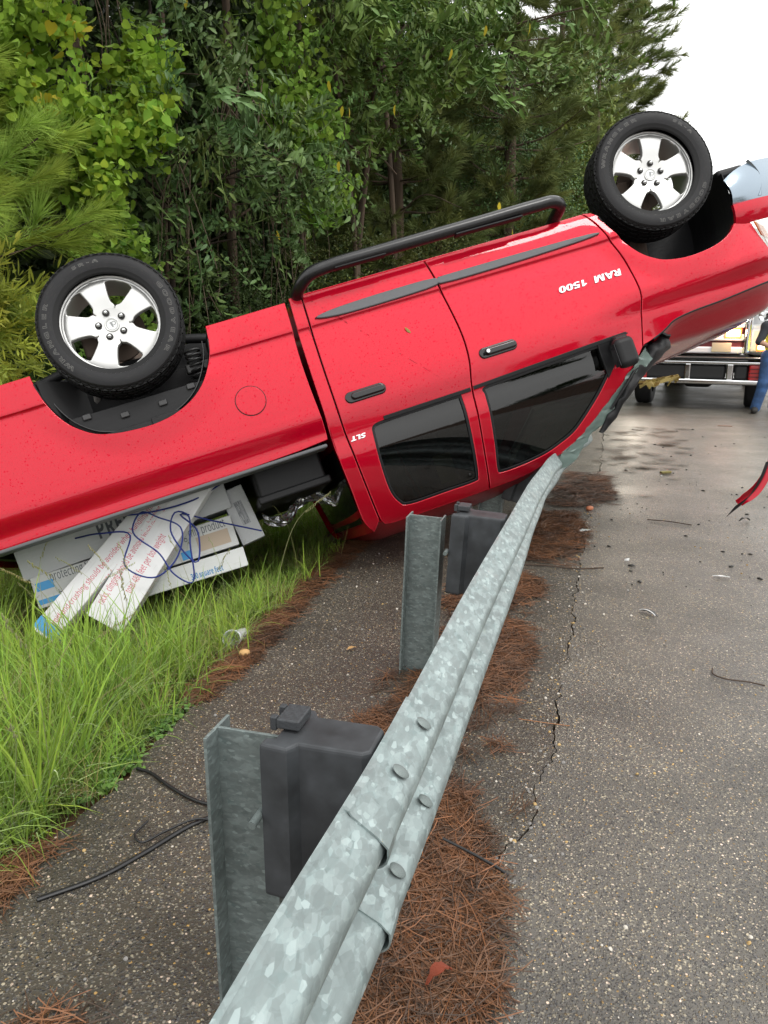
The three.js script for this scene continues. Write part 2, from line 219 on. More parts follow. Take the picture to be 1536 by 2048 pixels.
const RH = 0.49, ARCH = [[-0.005, 0.125], [3.56, 0.11]];
const profile = curve1([0.08, 0.125, 0.15, 0.2, 0.3, 0.337, 0.348, 0.362, 0.45, 0.6, 0.72, 0.8, 0.86, 0.9, 0.94, 0.98, 1.02, 1.08, 1.15, 1.3, 1.42, 1.5, 1.55, 1.58, 1.6, 1.63], [0.9, 0.935, 0.952, 0.962, 0.972, 0.974, 0.967, 0.964, 0.974, 0.99, 1.0, 1.005, 1.004, 0.998, 0.988, 0.977, 0.966, 0.96, 0.947, 0.894, 0.84, 0.798, 0.768, 0.745, 0.72, 0.64]);
const bedUpper = curve1([0.8, 0.86, 0.9, 0.94, 0.97, 1.0, 1.02, 1.035], [0, 0.002, -0.004, -0.012, -0.013, -0.006, -0.004, -0.012]);
function halfWidth(x, y) {
  let w = profile(y);
  if (x < 0.96) w += bedUpper(y);
  for (const [ax, ay] of ARCH) { const r = Math.hypot(x - ax, (y - ay)); w += 0.024 * (1 - sst(RH - 0.02, RH + 0.16, r)) * sst(0.1, 0.52, y); }
  if (x > 2.6) { const A = 0.038 * sst(2.62, 3.3, x) + 0.03 * sst(3.3, 4.2, x); w -= A * sst(0.765 - 0.02 * sst(3.5, 4.2, x), 0.865, y) * (1 - 0.55 * sst(0.9, 1.04, y) * (1 - sst(3.0, 3.2, x))); w += 0.014 * sst(2.75, 3.3, x) * sst(0.45, 0.72, y) * (1 - sst(0.72, 0.8, y)); }
  if (x > 4.0) w -= 0.2 * Math.pow((x - 4.0) / 0.55, 2);
  if (x > 2.2 && y > 1.05) w += 0.0;
  return w;
}
function inset(poly, r) { const n = poly.length, out = []; for (let i = 0; i < n; i++) { const a = poly[(i + n - 1) % n], b = poly[i], c = poly[(i + 1) % n]; let n1 = [-(b[1] - a[1]), b[0] - a[0]], n2 = [-(c[1] - b[1]), c[0] - b[0]]; const l1 = Math.hypot(...n1) || 1, l2 = Math.hypot(...n2) || 1; n1 = [n1[0] / l1, n1[1] / l1]; n2 = [n2[0] / l2, n2[1] / l2]; let m = [n1[0] + n2[0], n1[1] + n2[1]], k = Math.max(0.5, (m[0] * m[0] + m[1] * m[1]) / 2); out.push([b[0] + m[0] / k * r, b[1] + m[1] / k * r]); } return out; }
const areaOf = (p) => { let s = 0; for (let i = 0; i < p.length; i++) { const a = p[i], b = p[(i + 1) % p.length]; s += a[0] * b[1] - b[0] * a[1]; } return s / 2; };
const ccw = (p) => (areaOf(p) < 0 ? p.slice().reverse() : p.slice());
function resample(p, step = 0.04) { const out = []; for (let i = 0; i < p.length; i++) { const a = p[i], b = p[(i + 1) % p.length], n = Math.max(1, Math.round(Math.hypot(b[0] - a[0], b[1] - a[1]) / step)); for (let k = 0; k < n; k++) out.push([lerp(a[0], b[0], k / n), lerp(a[1], b[1], k / n)]); } return out; }
function spline(pts, n = 6) { const c = new THREE.SplineCurve(pts.map((p) => new THREE.Vector2(...p))); return c.getPoints(n * (pts.length - 1)).map((v) => [v.x, v.y]); }
// A sheet-metal panel: outline (and holes) in side view, bulged to the body's half width, with rolled edges
function panel(outer, holes, { side = -1, wf = halfWidth, step = 0.05, roll = 0.004, hem = 0.02, off = 0, ys = null } = {}) {
  outer = resample(ccw(outer)); holes = (holes || []).map((h) => resample(ccw(h).reverse()));
  const rings = [outer, ...holes], inner = rings.map((r) => inset(r, roll));
  const tri = THREE.ShapeUtils.triangulateShape(inner[0].map((p) => new THREE.Vector2(...p)), inner.slice(1).map((r) => r.map((p) => new THREE.Vector2(...p))));
  const all = inner.flat(), pos = [], nor = [], uv = [];
  const W = (x, y) => wf(x, y) + off;
  const put = (x, y, dz = 0, nn) => { const w = W(x, y) - dz, e = 0.002, gx = (W(x + e, y) - W(x - e, y)) / (2 * e), gy = (W(x, y + e) - W(x, y - e)) / (2 * e); let n = nn || [-gx, -gy, 1]; const l = Math.hypot(...n); pos.push(x, y, side * w); nor.push(n[0] / l, n[1] / l, side * n[2] / l); uv.push(x, y); };
  const ylines = ys || [0.14, 0.17, 0.2, 0.25, 0.3, 0.33, 0.337, 0.342, 0.348, 0.355, 0.362, 0.37, 0.4, 0.45, 0.5, 0.55, 0.6, 0.65, 0.7, 0.74, 0.77, 0.79, 0.81, 0.83, 0.85, 0.87, 0.89, 0.91, 0.93, 0.95, 0.97, 0.99, 1.01, 1.03, 1.06, 1.1, 1.15, 1.2, 1.25, 1.3, 1.35, 1.4, 1.45, 1.5, 1.53, 1.56, 1.58, 1.6, 1.62];
  const cut = (poly, ax, v) => { const A = [], B = []; for (let i = 0; i < poly.length; i++) { const p = poly[i], q = poly[(i + 1) % poly.length], pi = p[ax] <= v, qi = q[ax] <= v; (pi ? A : B).push(p); if (pi !== qi) { const t = (v - p[ax]) / (q[ax] - p[ax]), m = [lerp(p[0], q[0], t), lerp(p[1], q[1], t)]; m[ax] = v; A.push(m); B.push(m); } } return [A, B]; };
  for (const t of tri) {
    let rest = t.map((i) => all[i]); const x0 = Math.min(...rest.map((p) => p[0])), x1 = Math.max(...rest.map((p) => p[0]));
    const cols = []; for (let v = Math.ceil(x0 / step) * step; v < x1; v += step) { const [A, B] = cut(rest, 0, v); if (A.length > 2) cols.push(A); rest = B; } if (rest.length > 2) cols.push(rest);
    for (let c of cols) { const cells = []; for (const v of ylines) { const [A, B] = cut(c, 1, v); if (A.length > 2) cells.push(A); c = B; if (c.length < 3) break; } if (c.length > 2) cells.push(c);
      for (const q of cells) for (let k = 1; k < q.length - 1; k++) { const ar = (q[k][0] - q[0][0]) * (q[k + 1][1] - q[0][1]) - (q[k + 1][0] - q[0][0]) * (q[k][1] - q[0][1]); if (Math.abs(ar) < 1e-10) continue; const o = (ar > 0) === (side > 0) ? [q[0], q[k], q[k + 1]] : [q[0], q[k + 1], q[k]]; for (const p of o) put(p[0], p[1]); } }
  }
  rings.forEach((ring, ri) => { // rolled hem
    const n = ring.length, rows = [[0, 0], [0.5, 0], [0.87, 0], [1, 0], [1, hem]].map(([s]) => s); const angs = [0, 0.55, 1.1, 1.57];
    const lv = angs.map((a) => inset(ring, roll * (1 - Math.sin(a))));
    for (let i = 0; i < n; i++) { const j = (i + 1) % n; const nrm = (k) => { const a = ring[(k + n - 1) % n], c = ring[(k + 1) % n], l = Math.hypot(c[0] - a[0], c[1] - a[1]) || 1; return [(c[1] - a[1]) / l, -(c[0] - a[0]) / l]; };
      const ni = nrm(i), nj = nrm(j);
      for (let k = 0; k < 4; k++) { const a = angs[k], b = k < 3 ? angs[k + 1] : 1.57, da = roll * (1 - Math.cos(a)), db = k < 3 ? roll * (1 - Math.cos(b)) : roll + hem; const La = lv[k], Lb = k < 3 ? lv[k + 1] : lv[3];
        const P = [[La[i], da, ni, a], [La[j], da, nj, a], [Lb[j], db, nj, b], [Lb[i], db, ni, b]]; const f = side > 0 ? [0, 3, 2, 0, 2, 1] : [0, 1, 2, 0, 2, 3];
        for (const q of f) { const [p, dz, m, an] = P[q]; put(p[0], p[1], dz, [m[0] * Math.sin(an), m[1] * Math.sin(an), Math.cos(an)]); } } }
  });
  const g = new THREE.BufferGeometry(); g.setAttribute('position', new THREE.Float32BufferAttribute(pos, 3)); g.setAttribute('normal', new THREE.Float32BufferAttribute(nor, 3)); g.setAttribute('uv', new THREE.Float32BufferAttribute(uv, 2)); return g;
}
// ---- outlines read off the vehicle's side
const arcR = spline([[-0.5, 0.165], [-0.495, 0.207], [-0.477, 0.302], [-0.446, 0.39], [-0.402, 0.468], [-0.345, 0.53], [-0.27, 0.582], [-0.18, 0.61], [-0.08, 0.623], [0.038, 0.626], [0.156, 0.607], [0.268, 0.56], [0.354, 0.492], [0.418, 0.403], [0.462, 0.309], [0.482, 0.2], [0.486, 0.165]], 3);
const bedOut = [[-1.15, 0.2], [-1.1, 0.178], ...arcR, [0.749, 0.162], [0.966, 0.159], ...spline([[0.966, 0.165], [0.953, 0.334], [0.938, 0.5], [0.933, 0.675], [0.935, 0.83], [0.938, 0.957], [0.933, 1.0]], 4), [0.755, 1.012], [0.301, 1.024], [-0.13, 1.028], [-0.544, 1.031], [-1.15, 1.03]];
const cabRear = spline([[0.997, 0.14], [0.982, 0.31], [0.966, 0.61], [0.956, 0.975], [0.962, 1.146], [0.981, 1.327], [1.0, 1.5], [1.03, 1.57]], 5);
const rdRear = spline([[1.072, 0.14], [1.056, 0.394], [1.043, 0.68], [1.04, 0.944], [1.057, 1.177], [1.083, 1.405], [1.105, 1.54]], 5);
const split = spline([[1.866, 0.145], [1.892, 0.304], [1.913, 0.511], [1.92, 0.673], [1.906, 0.81], [1.876, 0.95], [1.863, 1.134], [1.852, 1.352], [1.85, 1.588]], 5);
const fdFront = spline([[2.985, 0.13], [3.047, 0.24], [3.094, 0.374], [3.135, 0.522], [3.148, 0.695], [3.132, 0.822], [3.1, 0.968], [3.075, 1.06]], 5);
const roofLine = spline([[1.105, 1.54], [1.15, 1.58], [1.397, 1.588], [1.845, 1.59], [2.079, 1.586], [2.233, 1.56], [2.394, 1.519], [2.585, 1.439], [2.789, 1.301], [2.937, 1.185], [3.075, 1.06]], 6);
const roofAt = (x) => { for (let i = 1; i < roofLine.length; i++) if (x <= roofLine[i][0]) { const a = roofLine[i - 1], b = roofLine[i]; return lerp(a[1], b[1], clamp((x - a[0]) / (b[0] - a[0] || 1))); } return 1.06; };
const g2 = 0.0045; // half of a panel gap
const sh = (p, dx, dy = 0) => p.map(([x, y]) => [x + dx, y + dy]);
const rdOut = [...sh(rdRear, g2).reverse(), [1.075, 0.145], [1.86, 0.145], ...sh(split, -g2), ...roofLine.filter((p) => p[0] > 1.12 && p[0] < 1.84).reverse()];
const fdOut = [...sh(split, g2).reverse(), [1.875, 0.145], [2.975, 0.13], ...sh(fdFront, -g2), ...roofLine.filter((p) => p[0] > 1.87 && p[0] < 3.06).reverse()];
const rdHole = spline([[1.2, 1.05], [1.215, 1.005], [1.3, 0.992], [1.55, 0.99], [1.77, 0.99], [1.795, 1.015], [1.795, 1.2], [1.79, 1.4], [1.783, 1.49], [1.755, 1.515], [1.55, 1.515], [1.31, 1.512], [1.245, 1.475], [1.205, 1.383], [1.192, 1.2], [1.2, 1.05]], 4).slice(0, -1);
const fdHole = spline([[1.942, 1.03], [1.955, 0.99], [2.2, 0.982], [2.5, 0.973], [2.75, 0.965], [2.93, 0.957], [2.945, 0.975], [2.87, 1.07], [2.761, 1.185], [2.66, 1.285], [2.5, 1.415], [2.38, 1.466], [2.25, 1.5], [2.079, 1.516], [1.945, 1.515], [1.918, 1.49], [1.927, 1.345], [1.938, 1.157], [1.942, 1.03]], 4).slice(0, -1);
const fArc = spline([[3.075, 0.172], [3.102, 0.247], [3.143, 0.322], [3.184, 0.405], [3.244, 0.487], [3.319, 0.546], [3.401, 0.583], [3.541, 0.604], [3.698, 0.597], [3.83, 0.57], [3.93, 0.526], [3.985, 0.478]], 4);
const hoodSeam = spline([[3.085, 1.05], [3.173, 1.03], [3.278, 0.994], [3.356, 0.957], [3.511, 0.938], [3.767, 0.928], [4.071, 0.906], [4.3, 0.89], [4.52, 0.86]], 4);
const fenderOut = [...sh(fdFront, g2).reverse(), [2.99, 0.135], [3.042, 0.137], ...fArc, [4.05, 0.475], [4.12, 0.478], [4.13, 0.52], [4.14, 0.6], [4.17, 0.7], [4.3, 0.76], [4.45, 0.79], [4.52, 0.82], ...hoodSeam.reverse()];
function bothSides(name, f, mat, parent = pickup) { const a = mesh(name, f(-1), mat, parent), b = mesh(name, f(1), mat, parent); return [a, b]; }
bothSides('bed_side', (side) => panel(bedOut, [], { side }), paint);
bothSides('cab_corner', (side) => panel([...cabRear, [1.06, 1.6], ...sh(rdRear, -g2).reverse()], [], { side }), paint);
const doorsR = bothSides('rear_door', (side) => panel(rdOut, [rdHole], { side }), paint);
const doorsF = bothSides('front_door', (side) => panel(fdOut, [fdHole], { side }), paint);
bothSides('front_fender', (side) => panel(fenderOut, [], { side }), paint);
// fuel door: a round lid in a groove on the bed side
{ const cir = (r, n = 40) => Array.from({ length: n }, (_, i) => [0.584 + r * Math.cos(i / n * 6.283), 0.658 + r * Math.sin(i / n * 6.283)]);
  mesh('fuel_door', panel(cir(0.085), [], { off: 0.0045, roll: 0.003, hem: 0.003 }), paint, pickup);
  mesh('fuel_door_gap', panel(cir(0.089), [cir(0.084)], { off: 0.0012, roll: 0.0008, hem: 0.001 }), underMat, pickup); }
// black base behind panel gaps, doors' jambs
bothSides('door_jamb', (side) => panel([[0.99, 0.16], [3.1, 0.15], [3.13, 0.6], [3.07, 1.0], [2.92, 0.98], [1.93, 0.98], [1.93, 1.5], [1.83, 1.5], [1.8, 0.98], [1.17, 0.98], [1.2, 1.5], [1.09, 1.5], [1.02, 1.0], [1.0, 0.6]], [], { side, off: -0.032, step: 0.3 }), underMat);
// windows with rubber frames and tinted panes
const ringOf = (h, k) => inset(ccw(h), k);
[[doorsR, rdHole], [doorsF, fdHole]].forEach(([doors, hole]) => doors.forEach((door, i) => {
  const side = i ? 1 : -1;
  const fr = mesh('window_frame', panel(ringOf(hole, -0.003), [ringOf(hole, 0.016)], { side, off: -0.003, roll: 0.003, hem: 0.02 }), blackTrim, door);
  mesh('window_glass', panel(ringOf(hole, 0.008), [], { side, off: -0.014, roll: 0.001, hem: 0.003 }), tintGlass, door);
}));
// belt mouldings, rub strips
bothSides('belt_moulding', (side) => panel([[1.29, 0.972], [1.86, 0.97], [1.86, 0.993], [1.29, 0.995]], [], { side, off: 0.007, roll: 0.003, hem: 0.012 }), blackTrim);
bothSides('belt_moulding', (side) => panel([[1.88, 0.968], [2.97, 0.936], [2.99, 0.95], [2.95, 0.962], [1.88, 0.99]], [], { side, off: 0.007, roll: 0.003, hem: 0.012 }), blackTrim);
bothSides('rub_strip', (side) => panel(spline([[1.1, 0.302], [1.15, 0.287], [1.3, 0.274], [1.6, 0.266], [1.878, 0.27], [1.878, 0.318], [1.6, 0.33], [1.3, 0.33], [1.15, 0.318], [1.1, 0.302]], 3).slice(0, -1), [], { side, off: 0.016, roll: 0.008, hem: 0.016, ys: [0.3] }), greyTrim);
bothSides('rub_strip', (side) => panel(spline([[1.905, 0.27], [2.3, 0.268], [2.7, 0.27], [2.95, 0.275], [3.03, 0.286], [2.98, 0.3], [2.7, 0.312], [2.3, 0.32], [1.905, 0.316], [1.905, 0.27]], 3).slice(0, -1), [], { side, off: 0.016, roll: 0.008, hem: 0.016, ys: [0.3] }), greyTrim);
// door handles
for (const [doors, cx, cy] of [[doorsR, 1.23, 0.815], [doorsF, 2.103, 0.803]]) doors.forEach((door, i) => {
  const side = i ? 1 : -1, L = 0.128, hh = 0.026;
  const pill = (l, h) => { const o = []; for (let k = 0; k < 12; k++) { const a = -1.57 + k / 11 * 3.14; o.push([cx + l - h + h * Math.cos(a), cy + h * Math.sin(a)]); } for (let k = 0; k < 12; k++) { const a = 1.57 + k / 11 * 3.14; o.push([cx - l + h + h * Math.cos(a), cy + h * Math.sin(a)]); } return o; };
  const hd = mesh('door_handle', panel(pill(L, hh + 0.008), [], { side, off: 0.01, roll: 0.008, hem: 0.006 }), blackGloss, door);
  mesh('grip', panel(pill(L - 0.022, hh - 0.004).map(([x, y]) => [x + 0.014, y]), [], { side, off: 0.03, roll: 0.012, hem: 0.014 }), blackGloss, hd);
  if (doors === doorsF && !i) mesh('lock', new THREE.CylinderGeometry(0.011, 0.011, 0.008, 16).rotateX(Math.PI / 2).translate(cx - L + 0.045, cy, -(halfWidth(cx, cy) + 0.045)), chrome, hd);
});
// lettering
function letters(str, size, wide, shear) { const g = new TextGeometry(str, { font, size, depth: 0.004, curveSegments: 4, bevelEnabled: true, bevelSize: 0.001, bevelThickness: 0.001, bevelSegments: 1 }); g.computeBoundingBox(); const b = g.boundingBox; g.translate(-b.min.x, -b.min.y, 0); g.scale(wide / (b.max.x - b.min.x), 1, 1); const p = g.attributes.position; for (let i = 0; i < p.count; i++) p.setX(i, p.getX(i) + shear * p.getY(i)); g.computeVertexNormals(); return g; }
const onLeft = (g, x, y, off = 0.002) => { const p = g.attributes.position; for (let i = 0; i < p.count; i++) { const X = x - p.getX(i), Y = y + p.getY(i); p.setXYZ(i, X, Y, -(halfWidth(X, Y) + off + p.getZ(i))); } g.computeVertexNormals(); return g; };
mesh('lettering', onLeft(letters('RAM', 0.043, 0.19, 0.2), 3.075, 0.545), chrome, doorsF[0]);
mesh('lettering', onLeft(letters('1500', 0.04, 0.2, 0.2), 2.83, 0.545), chrome, doorsF[0]);
mesh('lettering', onLeft(letters('SLT', 0.026, 0.09, 0.3), 1.158, 1.028), chrome, doorsR[0]);
// roof: from one side's gutter over the crown to the other
{
  const zE = (x) => profile(Math.min(roofAt(x), 1.6)) - 0.004;
  const roof = slab(26, 28, (u, v) => { const x = lerp(1.0, 2.42, u), xe = Math.min(2.36, Math.max(1.06, x)), ze = zE(xe), k = v * 2 - 1, a = Math.abs(k); const ye = Math.min(1.59, roofAt(xe)); const z = k * (ze - 0.012), crown = 0.085 * (1 - Math.pow(a, 3.2)) * (1 - 0.9 * sst(2.15, 2.55, x) * 0.5) * sst(0.97, 1.07, x); return [x + 0.16 * (1 - k * k) * sst(2.0, 2.42, x) - 0.02 * (1 - k * k) * (1 - sst(0.985, 1.1, x)), ye - 0.004 + crown - 0.1 * (1 - sst(0.985, 1.1, x)), z]; }, 0.006, (u, v) => [u * 1.4, v * 1.5]);
  mesh('roof', roof, paint, pickup);
  // back wall of the cab with its window
  const bw = (yy) => profile(yy) - 0.02, back = (u, v) => { const y = lerp(0.15, 1.6, v), z = lerp(-1, 1, u) * bw(y); return [1.01 - 0.03 * Math.sin(v * 3) + (y > 1.02 ? 0.02 + (y - 1.02) * 0.05 : 0) - 0.03 * (1 - Math.pow(Math.abs(lerp(-1, 1, u)), 2)), y, z]; };
  mesh('cab_back', slab(16, 18, back, 0.01), paint, pickup);
  mesh('rear_window', sheet(6, 4, (u, v) => { const p = back(0.5 + (u - 0.5) * 0.84, lerp(0.62, 0.95, v)); return [p[0] - 0.02, p[1], p[2]]; }), phy({ color: lin(0.006, 0.007, 0.007), roughness: 0.08 }), pickup);
  // windshield, pushed in and crazed, still hanging in its frame
  const wr = RNG(77);
  const shield = sheet(28, 16, (u, v) => { const k = u * 2 - 1, x0 = 2.46 + 0.13 * (1 - k * k), x1 = 3.13 + 0.2 * (1 - k * k), y0 = 1.565 + 0.03 * (1 - k * k), y1 = 1.075 + 0.05 * (1 - k * k); const x = lerp(x0, x1, v), y = lerp(y0, y1, v), w = profile(y) - 0.02; return [x + 0.012 * wr.g() - 0.03 * Math.sin(v * 3.1) * (0.5 + Math.sin(u * 9) * 0.5), y + 0.012 * wr.g() - 0.07 * Math.sin(v * 3.14) * Math.sin(u * 3.14), k * (w + 0.0)]; });
  mesh('windshield', shield, clearGlass, pickup);
  const crazed = phy({ color: lin(0.32, 0.42, 0.39), transmission: 0.65, roughness: 0.25, thickness: 0, side: THREE.DoubleSide });
  const q9 = RNG(6); mesh('glass_strip', slab(40, 4, (u, v) => { const x = lerp(2.3, 3.07, u), y = lerp(1.565, 1.075, Math.pow(u, 1.25)), w = profile(y); return [x + 0.05 * v + 0.008 * q9.g(), y + (0.055 + 0.02 * Math.sin(u * 14)) * v + 0.006 * q9.g(), -(w - 0.03 * v + 0.006 * q9.g())]; }, 0.004), crazed, pickup);
  bothSides('windshield_seal', (s) => tube([V(2.42, 1.54, s * 0.74), V(2.6, 1.45, s * 0.8), V(2.8, 1.315, s * 0.855), V(2.95, 1.2, s * 0.9), V(3.09, 1.085, s * 0.94)], 0.014, 24, 8), blackTrim);
}
// hood: raised centre, shut line along the fenders
{
  const seam = hoodSeam.slice().reverse().filter((p) => p[0] > 3.15), sy = curve1(seam.map((p) => p[0]), seam.map((p) => p[1]));
  const hood = slab(30, 36, (u, v) => { const k = v * 2 - 1, a = Math.abs(k), x0 = 3.2 + 0.13 * (1 - k * k), x1 = 4.5 + 0.1 * (1 - Math.pow(a, 2.5)); const x = lerp(x0, x1, u), ys = sy(Math.min(x, 4.5)); const wS = halfWidth(Math.min(x, 4.5), ys) - 0.012; const rise = lerp(0.105, 0.135, sst(3.2, 4.1, x)) * sst(1.0, 0.74, a) + 0.05 * (1 - a * a); const nose = -0.12 * Math.pow(sst(0.72, 1.0, u), 2); return [x, ys + 0.004 + rise + nose * (1 - a * 0.4), k * wS]; }, -0.012, (u, v) => [u, v * 2]);
  mesh('hood', hood, paint, pickup);
  // cowl: black plastic tray below the windshield with wipers
  mesh('cowl', slab(20, 8, (u, v) => { const k = u * 2 - 1, x = lerp(3.1, 3.3, v) + 0.17 * (1 - k * k); return [x, 1.055 + 0.07 * (1 - k * k) - 0.05 * Math.sin(v * 3.14) + 0.006 * Math.sin(v * 30), k * 0.93]; }, 0.012), blackTrim, pickup);
  mesh('cowl_corner', limb([V(3.3, 1.06, -0.82), V(3.22, 1.09, -0.86), V(3.08, 1.16, -0.89), V(2.92, 1.28, -0.89), V(2.74, 1.42, -0.85), V(2.66, 1.49, -0.82)], 0.058, 0.016, 14), blackTrim, pickup);
  { const cc = pickup.children[pickup.children.length - 1].geometry, p = cc.attributes.position; for (let i = 0; i < p.count; i++) { const a = vnoise(p.getX(i) * 18 + 40, p.getY(i) * 22 + p.getZ(i) * 15 + 40, 4096) - 0.5; p.setXYZ(i, p.getX(i) + 0.02 * a, p.getY(i) + 0.035 * a, p.getZ(i) + 0.05 * a); } cc.computeVertexNormals(); }
  mesh('hood_gap', tube(hoodSeam.filter((p) => p[0] > 3.16).map(([x, y]) => V(x, y + 0.002, -(halfWidth(x, y) - 0.003))), 0.0065, 60, 6), underMat, pickup);
  mesh('wiper_arm', tube([V(3.2, 1.1, -0.78), V(3.05, 1.16, -0.8), V(2.9, 1.22, -0.84), V(2.8, 1.31, -0.86)], 0.008, 20, 6), blackTrim, pickup);
  mesh('trim_strip', tube([V(3.16, 1.12, -0.9), V(3.0, 1.17, -0.93), V(2.86, 1.27, -0.93), V(2.75, 1.37, -0.88)], 0.009, 24, 6), blackTrim, pickup);
}
{ const q8 = RNG(12); mesh('torn_padding', slab(14, 4, (u, v) => [lerp(3.5, 4.05, u) + 0.02 * q8.g(), 1.21 + 0.03 * u + 0.05 * v * (0.5 + q8()), lerp(-0.1, 0.2, u) + 0.05 * q8.g()], 0.01), std({ color: lin(0.5, 0.4, 0.14), roughness: 0.8 }), pickup); }
// mirrors
for (const s of [-1, 1]) {
  const hz = (z) => s * z, g = mesh('mirror', merge([box(0.14, 0.19, 0.09, 2.868, 1.07, hz(1.06), 0.04), box(0.11, 0.09, 0.09, 2.9, 0.995, hz(0.985), 0.03)]), blackTrim, pickup);
  mesh('mirror_glass', box(0.004, 0.14, 0.06, 2.797, 1.075, hz(1.06), 0.002), phy({ color: lin(0.02, 0.02, 0.022), roughness: 0.05 }), g);
  mesh('mirror_base', panel([[2.755, 0.96], [2.955, 0.952], [2.97, 0.965], [2.89, 1.06], [2.775, 1.185]], [], { side: s, off: 0.004, roll: 0.004, hem: 0.012 }), blackTrim, g);
}
// running boards: bent black tubes with step pads
const barMat = phy({ color: lin(0.006, 0.006, 0.007), roughness: 0.3, specularIntensity: 0.6, clearcoat: 0.4, clearcoatRoughness: 0.25, bumpMap: rep(dropBump, 3), bumpScale: 0.001 });
for (const s of [-1, 1]) {
  const bar = mesh('side_step', tube([V(1.08, 0.22, s * 0.7), V(1.05, 0.15, s * 0.9), V(1.06, 0.12, s * 1.0), V(1.13, 0.08, s * 1.075), V(1.25, 0.064, s * 1.085), V(1.6, 0.059, s * 1.085), V(2.2, 0.053, s * 1.085), V(2.62, 0.048, s * 1.085), V(2.74, 0.05, s * 1.08), V(2.8, 0.07, s * 1.04), V(2.8, 0.11, s * 0.9), V(2.78, 0.2, s * 0.7)], 0.038, 90, 14), barMat, pickup);
  for (const [a, b] of [[1.28, 1.6], [2.05, 2.5]]) mesh('step_pad', box(b - a, 0.012, 0.056, (a + b) / 2, 0.093, s * 1.088, 0.01).rotateX(0), blackTrim, bar);
}
